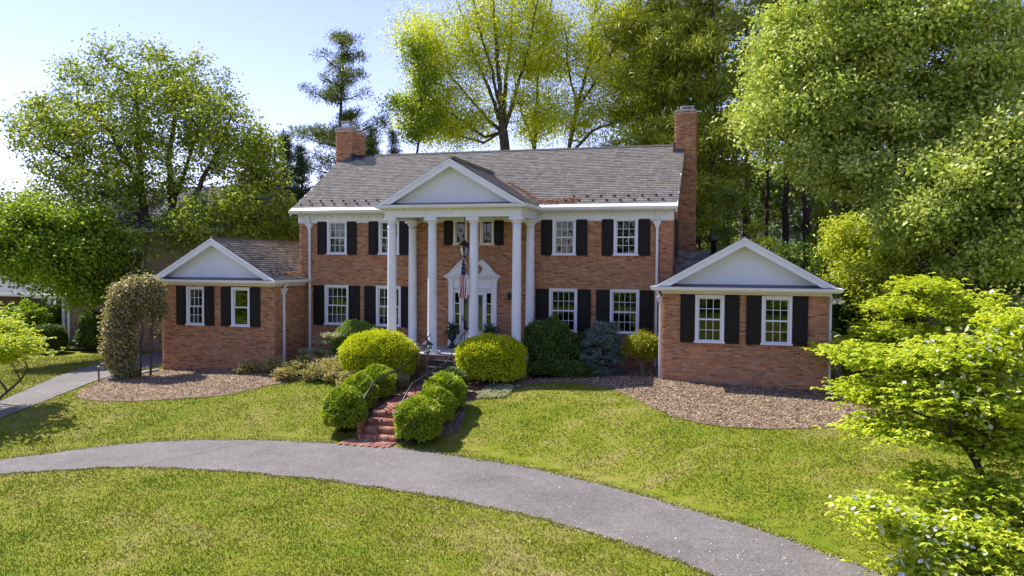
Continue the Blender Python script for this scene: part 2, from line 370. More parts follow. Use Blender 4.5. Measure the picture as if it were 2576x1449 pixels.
DU = [(-22,-36),(-10,-23.5),(-4,-15.6),(-.9,-12.2),(.6,-10.0),(2.24,-8.95),(4.42,-8.42),(5.7,-8.35),(6.3,-8.2),(6.9,-8.0),(7.4,-8.0),(8.0,-8.3),(9.0,-8.48),(11.25,-8.98),(13.35,-9.92),(15.14,-10.98),(16.65,-11.96),(17.88,-12.97),(18.9,-14),(24,-20),(34,-32)]
DL = [(-19,-38),(-8,-25.5),(-3,-17.2),(.2,-13.16),(1.6,-12.2),(3.22,-11.6),(5.25,-11.4),(7.3,-11.4),(9.35,-11.66),(11.27,-12.06),(13.05,-12.66),(14.63,-13.46),(15.97,-14.34),(17.5,-15.7),(21.5,-21),(31,-34)]
drive, _a, _b = strip(DU, DL, 200, 14, 'driveway', M['asphalt'], .010, .035, -1.75)
tag(drive, 'curved grey asphalt driveway crossing the front lawn', kind='structure')
SU = [(-4.6,-12),(-5.51,-8.3),(-6.39,-6.57),(-8.26,-3.35),(-9.2,-1.08),(-10.4,2.56),(-11.5,7.7),(-12,16)]
SL = [(-1.9,-13.5),(-3.64,-9.81),(-4.07,-8.11),(-4.93,-5.75),(-5.55,-4.26),(-5.75,-3.0),(-5.9,-1.2),(-6.1,4),(-6.3,15)]
side, _a2, _b2 = strip(SU, SL, 90, 8, 'side_drive', M['asphalt'], .02, .05)
tag(side, 'narrow asphalt side drive curving past the left wing', kind='structure')
BL = [(-5.3,-2.0),(-5.2,-4.6),(-4.4,-6.3),(-3.59,-7.24),(-2.6,-7.5),(-1.73,-7.45),(-.22,-6.67),(.9,-5.9),(1.43,-4.8),(2.13,-3.85),(2.9,-3.6),(3.55,-3.79),(4.6,-4.6),(5.2,-5.1),(6.25,-7.6)]
BLt = [(-4.7,-1.9),(-3,-1.9),(-1,-1.9),(.3,-1.9),(.5,-.2),(3,.1),(4.5,.1),(6.4,-2.4),(6.42,-7.0)]
BR = [(7.5,-8.0),(9.15,-7.0),(8.95,-6.1),(8.71,-5.5),(8.89,-4.8),(9.83,-3.8),(11.01,-3.35),(12.34,-3.82),(13.15,-4.48),(13.95,-5.56),(14.86,-6.56),(15.86,-7.06),(17.26,-7.19),(18.64,-6.86),(19.6,-5.9),(21,-4)]
BRt = [(7.4,-7.2),(7.5,-3.6),(9.0,-2.0),(10,.1),(13.9,.1),(14.3,-2.8),(18.9,-2.8),(20,-1)]
for nm, A, B, n, lb in (('mulch_bed', BL, BLt, 120, 'wood-chip mulch bed in front of the left wing'), ('mulch_bed', BR, BRt, 140, 'wide wood-chip mulch bed in front of the right wing')):
    o, a_, b_ = strip(A, B, n, 16, nm, M['mulch'], .012, .05); tag(o, lb, kind='structure')
    if B is BLt: bedLp = np.concatenate([a_, b_[::-1]])
    else: bedRp = np.concatenate([a_, b_[::-1]])
def inpoly(P, poly):
    x, y = P[:, 0], P[:, 1]; c = np.zeros(len(P), bool); n = len(poly)
    for i in range(n):
        x0, y0 = poly[i][:2]; x1, y1 = poly[(i+1) % n][:2]
        k = ((y0 > y) != (y1 > y)) & (x < (x1-x0)*(y-y0)/((y1-y0) or 1e-9)+x0); c ^= k
    return c
driveP = np.concatenate([_a, _b[::-1]]); sideP = np.concatenate([_a2, _b2[::-1]])

# wood chips
def scatter_chips(poly, n, name, label, lo=.012, hi=.040):
    mn, mx = poly[:, :2].min(0), poly[:, :2].max(0)
    P = rng.uniform(mn, mx, (n*3, 2)); P = P[inpoly(P, poly)]
    P = P[(P[:, 1] < -1.0)][:n]; k = len(P)
    z = H(P[:, 0], P[:, 1])+.02+rng.uniform(0, .02, k)
    c = np.c_[P, z]; a = nrm(np.c_[rng.normal(size=(k, 2)), rng.normal(0, .3, k)]); b = nrm(np.cross(a, np.c_[rng.normal(0, .35, (k, 2)), np.ones(k)]))
    L_ = rng.uniform(lo, hi, k)[:, None]; w = L_*rng.uniform(.2, .5, k)[:, None]
    V = np.stack([c-a*L_-b*w, c+a*L_-b*w*.6, c+a*L_+b*w*.6, c-a*L_+b*w], 1).reshape(-1, 3)
    o = np_mesh(name, V, np.arange(4*k).reshape(-1, 4), M['chip'], vals=rng.random(k)); tag(o, label, kind='stuff')
scatter_chips(bedRp, 25000, 'wood_chips', 'loose brown wood chips on the bed before the right wing')
scatter_chips(bedLp, 18000, 'wood_chips', 'loose brown wood chips on the bed before the left wing')
# fallen petals on the drive
P = rng.uniform((2, -17), (19, -8), (9000, 2)); P = P[inpoly(P, driveP)]
P = P[rng.random(len(P)) < np.clip((P[:, 0]-2)/14, .08, 1)][:560]; k = len(P)
c = np.c_[P, np.full(k, -1.735)]; th = rng.random(k)*6.28; a = np.c_[np.cos(th), np.sin(th), np.zeros(k)]; b = np.c_[-np.sin(th), np.cos(th), rng.normal(0, .3, k)]
s_ = rng.uniform(.009, .024, k)[:, None]
np_V = np.stack([c-a*s_, c-b*s_*.4, c+a*s_, c+b*s_*.4], 1).reshape(-1, 3)
tag(np_mesh('fallen_petals', np_V, np.arange(4*k).reshape(-1, 4), M['petal'], vals=rng.random(k)), 'small pale petals fallen on the asphalt drive', kind='stuff')
P = rng.uniform((-6, -17), (20, -3), (9000, 2)); P = P[~inpoly(P, driveP) & ~inpoly(P, sideP) & (P[:, 1] < -4.5)]; wp = np.where((P[:, 0] < 1) | (P[:, 0] > 12), .16, .05); P = P[rng.random(len(P)) < wp][:700]; k = len(P)
c = np.c_[P, H(P[:, 0], P[:, 1])+.045]; th = rng.random(k)*6.28; a = np.c_[np.cos(th), np.sin(th), np.zeros(k)]; b = np.c_[-np.sin(th), np.cos(th), rng.normal(0, .3, k)]; s_ = rng.uniform(.01, .024, k)[:, None]
tag(np_mesh('fallen_petals', np.stack([c-a*s_, c-b*s_*.5, c+a*s_, c+b*s_*.5], 1).reshape(-1, 3), np.arange(4*k).reshape(-1, 4), M['petal'], vals=rng.random(k)), 'small pale petals scattered over the grass', kind='stuff')
# cracks in the drive
cr = MB()
def crack(pts, w):
    q = resample(pts, 60)
    for _ in range(1):
        q[:, 0] += .012*rng.normal(0, 1, 60)+.03*np.sin(np.arange(60)*.7); q[:, 1] += rng.normal(0, .01, 60)
    for i in range(59):
        (x0, y0), (x1, y1) = q[i][:2], q[i+1][:2]; ww = w*rnd.uniform(.4, 1.3)
        cr.add([(x0, y0-ww, -1.7365), (x1, y1-ww, -1.7365), (x1, y1+ww, -1.7365), (x0, y0+ww, -1.7365)], [(0, 1, 2, 3)])
crack([(2.6, -11.7), (3.0, -11.0), (3.3, -10.2), (3.5, -9.6), (3.9, -8.8)], .014)
crack([(12.5, -12.2), (12.75, -11.6), (12.9, -11.0), (13.2, -10.4)], .005)
cr.build('crack', m_plain("crack_tar", (.03, .03, .03), .9), drive)

# grass blades
def lawn_mask(P):
    ok = ~inpoly(P, driveP) & ~inpoly(P, sideP) & ~inpoly(P, bedLp) & ~inpoly(P, bedRp)
    ok &= ~((P[:, 1] > -2.3) & (P[:, 0] > -4.9) & (P[:, 0] < 19))
    return ok & ~((P[:, 0] > 6.2) & (P[:, 0] < 7.7) & (P[:, 1] > -8.1) & (P[:, 1] < 0))
def blades(n, dens):
    u = rng.random(n*2); ang = YAW+rng.uniform(-.64, .66, n*2); d = 8+u**1.0*34
    P = np.c_[CAM[0]+np.sin(ang)*d, CAM[1]+np.cos(ang)*d]
    P = P[lawn_mask(P)]; P = P[(P[:, 1] < 7)][:n]; k = len(P)
    z = H(P[:, 0], P[:, 1]); dist = np.hypot(P[:, 0]-CAM[0], P[:, 1]-CAM[1])
    patch = np.sin(P[:, 0]*2.1+np.sin(P[:, 1]*1.7)*1.5)*np.sin(P[:, 1]*1.9+np.cos(P[:, 0]*1.3))
    hgt = rng.uniform(.025, .055, k)*(1+.25*patch); w = (.0055+dist*.00034)*rng.uniform(.7, 1.4, k)
    th = rng.random(k)*6.28; a = np.c_[np.cos(th), np.sin(th), np.zeros(k)]*w[:, None]
    ln = np.c_[rng.normal(0, .5, (k, 2)), np.ones(k)]; ln = ln*hgt[:, None]
    c = np.c_[P, z-.004]
    V = np.stack([c-a, c+a, c+ln], 1).reshape(-1, 3)
    return np_mesh('grass', V, np.arange(3*k).reshape(-1, 3), M['blade'], vals=rng.random(k))
def fringe(a, b, n, lab):
    i = rng.integers(0, len(a)-1, n); f = rng.random(n)[:, None]; P = a[i, :2]*(1-f)+a[i+1, :2]*f
    c = b[np.minimum(i, len(b)-1), :2]; out = nrm(P-c); P = P+out*np.abs(rng.normal(0, .09, n))[:, None]-out*.05*(1+np.sin(i*.9)*.8+np.sin(i*2.3)*.7)[:, None]
    z = H(P[:, 0], P[:, 1]); th = rng.random(n)*6.28; w = rng.uniform(.01, .02, n)[:, None]; aa = np.c_[np.cos(th), np.sin(th), np.zeros(n)]*w
    ln = np.c_[rng.normal(0, .9, (n, 2)), np.ones(n)]*rng.uniform(.015, .04, n)[:, None]; q = np.c_[P, z+.004]
    tag(np_mesh('dry_grass', np.stack([q-aa, q+aa, q+ln], 1).reshape(-1, 3), np.arange(3*n).reshape(-1, 3), M['straw'], vals=rng.random(n)), lab, 'grass', kind='stuff')
M['straw'] = m_pieces('straw_grass', [(0, (.20, .20, .05)), (.5, (.38, .32, .13)), (1, (.52, .43, .22))], .9, .1)
fringe(_a, _b, 13000, 'dry straw-coloured grass edging the house side of the drive'); fringe(_b, _a, 17000, 'dry straw-coloured grass edging the street side of the drive'); fringe(_a2, _b2, 5000, 'dry grass edging the side drive')
tag(blades(260000, 1), 'short mown grass blades covering the lawn', 'grass', kind='stuff')

# ---------------------------------------------------------------- brickwork
BRK = []      # rows: centre(3), u(3), n(3), half width, half height
PU, PZ = .2032, .0677
def brick_wall(p0, u, n, length, z0, z1, holes=(), clip=None, seed=0, zbase=None):
    """running bond over a plane; holes = (u0,u1,z0,z1)"""
    p0 = np.array(p0, float); u = np.array(u, float); n = np.array(n, float)
    zb = z0 if zbase is None else zbase
    r0 = int(math.floor((z0-zb)/PZ)); row = r0
    out = []
    while zb+row*PZ < z1-.02:
        z = zb+(row+.5)*PZ; off = -(row % 2)*PU/2
        cuts = sorted([(h[0], h[1]) for h in holes if h[2] < z < h[3]])
        segs = []; cur = 0.
        lo, hi = (0., length) if clip is None else clip(z)
        cur = lo
        for a, b in cuts: segs.append((cur, a)); cur = b
        segs.append((cur, hi))
        k0 = int((lo-off)//PU)
        for a, b in segs:
            if b-a < .03: continue
            k = math.floor((a-off)/PU)
            while off+k*PU < b-.02:
                x0 = max(off+k*PU, a)+.005; x1 = min(off+(k+1)*PU, b)-.005
                if x1-x0 > .03: out.append(((x0+x1)/2, z, (x1-x0)/2))
                k += 1
        row += 1
    for uc, z, hw in out:
        c = p0+u*uc; BRK.append((c[0], c[1], z, *u, *n, hw, PZ/2-.0052))
    return len(out)
def soldier(p0, u, n, u0, u1, z1, hh=.1):
    p0 = np.array(p0, float); u = np.array(u, float); k = u0
    while k < u1-.03:
        c = p0+u*(k+.034); BRK.append((c[0]+n[0]*.008, c[1]+n[1]*.008, z1-hh/2, *u, *n, .029, hh/2)); k += .0677
def brick_arrays(rows):
    A = np.array(rows); k = len(A); c = A[:, :3]; u = A[:, 3:6]; n = A[:, 6:9]; hw = A[:, 9:10]; hh = A[:, 10:11]
    z = np.tile([0, 0, 1.], (k, 1)); d = .009+rng.uniform(-.003, .003, (k, 1)); b = .004
    def q(su, sz, dn, ins): return c+u*(hw-ins)*su+z*(hh-ins)*sz+n*dn
    V = np.stack([q(-1,-1,-.004,0), q(1,-1,-.004,0), q(1,1,-.004,0), q(-1,1,-.004,0), q(-1,-1,d,b), q(1,-1,d,b), q(1,1,d,b), q(-1,1,d,b)], 1).reshape(-1, 3)
    o = (np.arange(k)*8)[:, None, None]
    F = (np.array([[4,5,6,7],[0,1,5,4],[1,2,6,5],[2,3,7,6],[3,0,4,7]])[None]+o).reshape(-1, 4)
    # keep outward winding for walls whose u x z = n or -n
    return V, F
def wall_sheet(mb, p0, u, n, length, z0, z1, holes=(), t=.14):
    """plaster/mortar sheet with openings and reveals"""
    us = sorted({0., length, *[h[0] for h in holes], *[h[1] for h in holes]}); zs = sorted({z0, z1, *[h[2] for h in holes], *[h[3] for h in holes]})
    p0 = np.array(p0, float); u = np.array(u, float); n = np.array(n, float)
    def P(a, z, d): q = p0+u*a+n*d; return (q[0], q[1], z)
    for i in range(len(us)-1):
        for j in range(len(zs)-1):
            a, b, c, d = us[i], us[i+1], zs[j], zs[j+1]; m_ = ((a+b)/2, (c+d)/2)
            if any(h[0] < m_[0] < h[1] and h[2] < m_[1] < h[3] for h in holes): continue
            mb.add([P(a,c,0),P(b,c,0),P(b,d,0),P(a,d,0)], [(0,1,2,3)]); mb.add([P(a,c,-t),P(b,c,-t),P(b,d,-t),P(a,d,-t)], [(3,2,1,0)])
    for h in holes:
        a, b, c, d = h
        mb.add([P(a,c,0),P(b,c,0),P(b,d,0),P(a,d,0),P(a,c,-t),P(b,c,-t),P(b,d,-t),P(a,d,-t)], [(0,4,5,1),(1,5,6,2),(2,6,7,3),(3,7,4,0)])
    return mb

house = thing('brick_house', 'two-storey red brick house with columned portico and two gabled side wings', 'house', (7.15, 3.9, -.8))
def hp(mb, name, m, parent=None, **k):
    """part of the house: world coordinates kept under the parent's place"""
    o = mb.build(name, m, None, **k); adopt(o, parent or house); return o
def adopt(o, parent):
    bpy.context.view_layer.update
    o.parent = parent
    w = Vector((0, 0, 0)); p = parent
    while p is not None: w += Vector(p.location); p = p.parent
    o.location = Vector(o.location)-w
    return o

# ---------------------------------------------------------------- windows and shutters
pane_cache = {}
def pane_mesh(w, h_):
    k = (round(w, 3), round(h_, 3))
    if k not in pane_cache:
        mb = MB(); mb.box(-w/2, w/2, -.004, .004, -h_/2, h_/2)
        me = bpy.data.meshes.new('pane'); me.from_pydata(mb.v, [], mb.f); me.materials.append(M['glass']); pane_cache[k] = me
    return pane_cache[k]
def window(xc, w, zb, zt, y, cols=3, rows=2, cas=.085, lab=None, curtain=None, casement=False, frame=None):
    """double-hung window: casing, two sashes, muntins, panes; front of casing at y-.03"""
    x0, x1 = xc-w/2, xc+w/2; wm = frame or M['white']
    f = MB()
    f.bev(x0, x0+cas, y-.035, y+.11, zb, zt, .008); f.bev(x1-cas, x1, y-.035, y+.11, zb, zt, .008)
    f.bev(x0+cas+.001, x1-cas-.001, y-.034, y+.11, zt-cas, zt, .008); f.bev(x0-.03, x1+.03, y-.065, y+.11, zb-.005, zb+.055, .01)
    fo = hp(f, 'window', wm); fo['label'] = lab or 'white double-hung window'
    ix0, ix1, iz0, iz1 = x0+cas, x1-cas, zb+.055, zt-cas; mid = (iz0+iz1)/2; st = .038
    s = MB()
    def sash(za, zc, yy):
        s.box(ix0+.001, ix0+st, yy, yy+.035, za, zc); s.box(ix1-st, ix1-.001, yy, yy+.035, za, zc)
        s.box(ix0+st, ix1-st, yy+.001, yy+.034, za, za+st); s.box(ix0+st, ix1-st, yy+.001, yy+.034, zc-st, zc)
    parts = [(iz0, iz1, y+.02)] if casement else [(iz0, mid+.015, y+.012), (mid-.015, iz1, y+.05)]
    for za, zc, yy in parts: sash(za, zc, yy)
    adopt(s.build('sash', wm), fo)
    mt = MB(); anym = False
    for za, zc, yy in parts:
        gx0, gx1, gz0, gz1 = ix0+st, ix1-st, za+st, zc-st
        for i in range(1, cols): x = gx0+(gx1-gx0)*i/cols; mt.box(x-.008, x+.008, yy+.004, yy+.02, gz0, gz1); anym = True
        for j in range(1, rows): z = gz0+(gz1-gz0)*j/rows; mt.box(gx0, gx1, yy+.005, yy+.019, z-.008, z+.008); anym = True
        pw, ph = (gx1-gx0)/cols, (gz1-gz0)/rows
        for i in range(cols):
            for j in range(rows):
                o = link('pane', pane_mesh(pw, ph), None, None, (gx0+pw*(i+.5), yy+.026, gz0+ph*(j+.5))); adopt(o, fo)
    if anym: adopt(mt.build('muntin', wm), fo)
    if curtain:
        c = MB()
        for (ca, cb) in curtain:
            n = 26; pts = []
            for i in range(n+1):
                t = i/n; pts.append((ix0+(ix1-ix0)*(ca+(cb-ca)*t), y+.19+.022*math.sin(i*2.1)))
            for i in range(n):
                c.add([(pts[i][0], pts[i][1], iz0-.05), (pts[i+1][0], pts[i+1][1], iz0-.05), (pts[i+1][0], pts[i+1][1], iz1+.05), (pts[i][0], pts[i][1], iz1+.05)], [(0,1,2,3)])
        adopt(c.build('curtain', M['curtain'], recalc=False), fo)
    return fo
shut_cache = {}
def shutter(x0, w, zb, zt, y):
    k = (round(w, 2), round(zt-zb, 2))
    if k not in shut_cache:
        hgt = zt-zb; b = MB(); b.bev(0, w, -.045, -.008, 0, hgt, .008)
        me = b.build('shutter', M['shutter']); pr = []
        r = .055; midz = hgt*.50
        for za, zc in ((r, midz-r*.6), (midz+r*.6, hgt-r)):
            q = MB()
            # moulded rim round a raised field
            q.add([(r,-.0455,za),(w-r,-.0455,za),(w-r,-.0455,zc),(r,-.0455,zc),(r+.02,-.034,za+.02),(w-r-.02,-.034,za+.02),(w-r-.02,-.034,zc-.02),(r+.02,-.034,zc-.02),
                   (r+.05,-.056,za+.05),(w-r-.05,-.056,za+.05),(w-r-.05,-.056,zc-.05),(r+.05,-.056,zc-.05)],
                  [(0,1,5,4),(1,2,6,5),(2,3,7,6),(3,0,4,7),(4,5,9,8),(5,6,10,9),(6,7,11,10),(7,4,8,11),(8,9,10,11)])
            # a rim that stands proud of the stile
            for (a0, a1, c0, c1) in ((r-.012, r, za-.012, zc+.012), (w-r, w-r+.012, za-.012, zc+.012), (r, w-r, za-.012, za), (r, w-r, zc, zc+.012)):
                q.box(a0, a1, -.052, -.04, c0, c1)
            pr.append(q.build('panel', M['shutter']))
        dg = MB(); dg.tube([(w*.5,-.05,-.01),(w*.5+.02,-.06,-.04),(w*.5-.01,-.06,-.07),(w*.5-.03,-.06,-.055)], .008, 5); dg.tube([(w*.5,-.005,-.012),(w*.5,-.06,-.012)], .007, 5)
        pr.append(dg.build('shutter_hook', M['black']))
        shut_cache[k] = (me, pr); o = me; first = True
    else:
        src, srcp = shut_cache[k]; o = src.copy(); COL.objects.link(o); pr = []
        for p in srcp: c = p.copy(); COL.objects.link(c); pr.append(c)
    for p in pr: p.parent = o; p.location = (0, 0, 0)
    o.parent = None; o.location = (x0, y, zb); adopt(o, house); return o

WALLT = 4.737
H2 = [(1.624, .84), (3.796, .84), (10.53, .84), (12.705, .84)]
H1 = [(1.601, 1.02), (3.776, 1.02), (10.513, 1.02), (12.689, 1.02)]
Z2 = (3.388, 4.705); Z1 = (.668, 2.215)
small = [(6.645, .536), (7.668, .536)]
def hole(xc, w, zb, zt, x0=0): return (xc-w/2-x0+.01, xc+w/2-x0-.01, zb+.01, zt-.01)
holes = [hole(x, w, *Z2) for x, w in H2]+[hole(x, w, *Z1) for x, w in H1]+[hole(x, w, 3.75, WALLT-.02) for x, w in small]
door_hole = (6.43, 7.85, 0.0, 2.16)
mw = MB(); wall_sheet(mw, (0, 0, 0), (1, 0, 0), (0, -1, 0), 14.3, -1.6, 5.0, holes+[door_hole])
wall_sheet(mw, (14.3, 0, 0), (0, 1, 0), (1, 0, 0), 7.82, -1.6, 5.0); wall_sheet(mw, (0, 7.82, 0), (0, -1, 0), (-1, 0, 0), 7.82, -1.6, 5.0)
wall_sheet(mw, (14.3, 7.82, 0), (-1, 0, 0), (0, 1, 0), 14.3, -1.6, 5.0)
for xg, s in ((.0, 1), (14.3, -1)):
    mw.add([(xg, 0, 5.0), (xg, 7.82, 5.0), (xg, 3.91, 7.6), (xg+s*.14, 0, 5.0), (xg+s*.14, 7.82, 5.0), (xg+s*.14, 3.91, 7.6)], [(0,1,2),(5,4,3),(0,3,4,1),(1,4,5,2),(2,5,3,0)])
main_wall = hp(mw, 'wall', M['mortar'], recalc=False); main_wall['label'] = 'mortared brick wall of the two-storey main block'
brick_wall((0, 0, 0), (1, 0, 0), (0, -1, 0), 14.3, -1.2, WALLT, holes+[door_hole], zbase=-1.2)
def gclip(z):
    if z < 5.0: return (0, 7.82)
    k = (z-5.0)/.665; return (k, 7.82-k)
brick_wall((14.3, 0, 0), (0, 1, 0), (1, 0, 0), 7.82, 2.3, 7.5, clip=gclip, zbase=-1.2)
for x, w in H2: soldier((0, 0, 0), (1, 0, 0), (0, -1, 0), x-w/2-.03, x+w/2+.03, Z2[0]-.01)
for x, w in H1: soldier((0, 0, 0), (1, 0, 0), (0, -1, 0), x-w/2-.03, x+w/2+.03, Z1[0]-.01)
for x, w in small: soldier((0, 0, 0), (1, 0, 0), (0, -1, 0), x-w/2, x+w/2, 3.75)
# left wing and right wing walls
LW = (-4.616, .2435, -2.141); RW = (14.2105, 18.927, -3.0)
lwin = [(-3.122, .785), (-1.165, .785)]; rwin = [(15.609, .845), (17.513, .845)]
ZL = (.692, 2.153); ZR = (.761, 2.199)
for (a, b, yf), wins, zz, nm in ((LW, lwin, ZL, 'left'), (RW, rwin, ZR, 'right')):
    hs = [hole(x, w, *zz, a) for x, w in wins]
    wm_ = MB(); wall_sheet(wm_, (a, yf, 0), (1, 0, 0), (0, -1, 0), b-a, -1.8, 2.26, hs)
    back = 6.0
    wall_sheet(wm_, (b, yf, 0), (0, 1, 0), (1, 0, 0), (0-.001-yf) if nm == 'left' else back-yf, -1.8, 2.26)
    wall_sheet(wm_, (a, (back if nm == 'left' else -.001), 0), (0, -1, 0), (-1, 0, 0), (back if nm == 'left' else -.001)-yf, -1.8, 2.26)
    wo = hp(wm_, 'wing_wall', M['mortar'], recalc=False); wo['label'] = f'mortared brick wall of the {nm} wing'
    if nm == 'right': rwall = wo
    zb0 = -1.3 if nm == 'left' else -1.2
    if nm == 'right': n_before = len(BRK)
    brick_wall((a, yf, 0), (1, 0, 0), (0, -1, 0), b-a, zb0, 2.22, hs, zbase=zb0)
    if nm == 'right': n_after = len(BRK)
    if nm == 'left': brick_wall((b, yf, 0), (0, 1, 0), (1, 0, 0), -yf, zb0, 2.22, zbase=zb0); brick_wall((a, yf, 0), (0, 1, 0), (-1, 0, 0), 1.2, zb0, 2.22, zbase=zb0)
    else: brick_wall((b, yf, 0), (0, 1, 0), (1, 0, 0), 2.0, zb0, 2.22, zbase=zb0); brick_wall((a, yf, 0), (0, 1, 0), (-1, 0, 0), -yf, zb0, 2.22, zbase=zb0)
    for x, w in wins: soldier((a, yf, 0), (1, 0, 0), (0, -1, 0), x-w/2-a-.03, x+w/2-a+.03, zz[0]-.01)
# corner quoin course standing proud on the left wing
# chimneys
def chimney(x0, x1, y0, y1, zb, zt, lab, batter=0):
    c = MB(); c.box(x0+.002, x1-.002, y0+.002, y1-.002, zb, zt)
    co_ = hp(c, 'chimney', M['mortar']); co_['label'] = lab
    for p0, u, n, ln in (((x0,y0,0),(1,0,0),(0,-1,0),x1-x0), ((x1,y0,0),(0,1,0),(1,0,0),y1-y0), ((x0,y0,0),(0,1,0),(-1,0,0),y1-y0)):
        brick_wall(p0, u, n, ln, max(zb, 6.0 if x0 < 5 else zb), zt-.14, zbase=-1.2)
    # corbelled top courses and cap
    for k, o in ((2, .018), (1, .03)):
        for p0, u, n, ln in (((x0-o,y0-o,0),(1,0,0),(0,-1,0),x1-x0+2*o), ((x1+o,y0-o,0),(0,1,0),(1,0,0),y1-y0+2*o), ((x0-o,y0-o,0),(0,1,0),(-1,0,0),y1-y0+2*o)):
            brick_wall(p0, u, n, ln, zt-.0677*k-.002, zt-.0677*(k-1)-.002, zbase=zt-.0677*k-.002)
    cp = MB(); cp.box(x0-.028, x1+.028, y0-.028, y1+.028, zt-.135, zt); cp.prism([(x0-.02, zt), (x1+.02, zt), (x1-.1, zt+.07), (x0+.1, zt+.07)], 'y', y0-.02, y1+.02)
    adopt(cp.build('chimney_cap', M['conc']), co_)
    return co_
ch1 = chimney(-.30, .45, 3.45, 4.75, 1.5, 8.85, 'left red brick chimney with wire-mesh cap')
ch2 = chimney(14.10, 14.88, 3.35, 4.6, -1.0, 8.93, 'tall right red brick chimney rising outside the gable')
g = MB(); 
def cage(x0, x1, y0, y1, z0, z1):
    for i in range(8):
        x = x0+(x1-x0)*i/7; g.box(x-.006, x+.006, y0, y0+.01, z0, z1); g.box(x-.006, x+.006, y1-.01, y1, z0, z1)
    for i in range(8):
        y = y0+(y1-y0)*i/7; g.box(x0, x0+.01, y-.006, y+.006, z0, z1); g.box(x1-.01, x1, y-.006, y+.006, z0, z1)
    for j in range(4):
        z = z0+(z1-z0)*j/3; g.box(x0, x1, y0-.002, y0+.008, z-.005, z+.005)
    g.box(x0-.04, x1+.04, y0-.04, y1+.04, z1, z1+.03)
cage(-.12, .25, 3.6, 4.0, 8.92, 9.17); g.box(.0, .34, 4.15, 4.55, 8.98, 9.06)
adopt(g.build('flue_cage', M['metal']), ch1)
g = MB(); g.box(14.3, 14.78, 3.6, 4.3, 9.0, 9.03); g.box(14.27, 14.81, 3.57, 4.33, 9.12, 9.15)
for x in (14.34, 14.74):
    for y in (3.65, 4.25): g.box(x-.02, x+.02, y-.02, y+.02, 8.97, 9.12)
adopt(g.build('flue_cage', M['metal']), ch2)
g = MB(); g.add([(.45, 3.36, 7.40), (1.0, 3.5, 7.49), (1.0, 3.8, 7.68), (.45, 3.8, 7.68), (.45, 3.40, 7.62), (-.1, 3.36, 7.40)], [(0,1,2,3),(5,0,4)])
g.box(.452, .50, 3.36, 4.7, 7.3, 7.78); g.box(-.12, .5, 3.38, 3.445, 7.32, 7.48); adopt(g.build('chimney_flashing', M['flash']), ch1)
g = MB(); g.box(14.05, 14.46, 3.28, 3.345, 7.28, 7.47); g.box(14.05, 14.097, 3.3, 4.5, 7.3, 7.76); adopt(g.build('chimney_flashing', M['flash']), ch2)

for (x, w), cu in zip(H2, ([(0, .95)], [(0, .3), (.7, 1)], None, None)): window(x, w, *Z2, 0, 3, 2, lab='white upper-floor window with six-over-six panes', curtain=cu)
for (x, w), cu in zip(H1, ([(0, .16), (.84, 1)], [(0, .2)], None, None)): window(x, w, *Z1, 0, 4, 2, lab='white ground-floor window with eight-over-eight panes', curtain=cu)
for x, w in small: window(x, w, 3.75, WALLT-.02, 0, 1, 1, cas=.07, lab='narrow cream casement window above the door', casement=True, frame=M['cream'])
for i, (x, w) in enumerate(lwin): window(x, w, *ZL, LW[2], *((3, 2) if i == 0 else (1, 1)), lab='white wing window with paned sashes' if i == 0 else 'white wing window with plain undivided sashes', curtain=[(0, .5)] if i == 0 else None)
for x, w in rwin: window(x, w, *ZR, RW[2], 3, 2, lab='white six-over-six window of the right wing')
for x, w in H2: shutter(x-w/2-.415, .405, Z2[0], Z2[1], 0); shutter(x+w/2+.01, .405, Z2[0], Z2[1], 0)
for x, w in H1: shutter(x-w/2-.485, .47, Z1[0]-.01, Z1[1]-.02, 0); shutter(x+w/2+.015, .47, Z1[0]-.01, Z1[1]-.02, 0)
shutter(6.645-.268-.37, .36, 3.75, WALLT-.03, 0); shutter(7.668+.268+.01, .36, 3.75, WALLT-.03, 0)
for x, w in lwin: shutter(x-w/2-.44, .425, ZL[0], ZL[1]+.01, LW[2]); shutter(x+w/2+.015, .425, ZL[0], ZL[1]+.01, LW[2])
for x, w in rwin: shutter(x-w/2-.435, .42, ZR[0], ZR[1]+.01, RW[2]); shutter(x+w/2+.015, .42, ZR[0], ZR[1]+.01, RW[2])
# a shuttered window on the right gable wall
g = MB(); g.box(14.305, 14.345, .9, 1.3, 3.4, 4.7); g.box(14.305, 14.34, 1.32, 2.1, 3.38, 4.72); g.box(14.305, 14.345, 2.12, 2.52, 3.4, 4.7); hp(g, 'shutter', M['shutter'])

# interior floors and partitions seen dimly through the panes
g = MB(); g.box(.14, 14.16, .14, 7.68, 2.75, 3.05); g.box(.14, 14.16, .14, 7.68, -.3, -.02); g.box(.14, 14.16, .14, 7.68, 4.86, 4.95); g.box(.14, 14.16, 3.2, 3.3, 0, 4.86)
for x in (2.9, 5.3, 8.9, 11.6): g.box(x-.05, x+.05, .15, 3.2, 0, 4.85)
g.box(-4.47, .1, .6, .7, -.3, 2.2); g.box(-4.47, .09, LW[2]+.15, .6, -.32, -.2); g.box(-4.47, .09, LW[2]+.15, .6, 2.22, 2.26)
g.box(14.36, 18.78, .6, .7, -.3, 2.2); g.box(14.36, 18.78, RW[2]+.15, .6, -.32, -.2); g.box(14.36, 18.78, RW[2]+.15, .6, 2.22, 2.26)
hp(g, 'interior', M['room'])

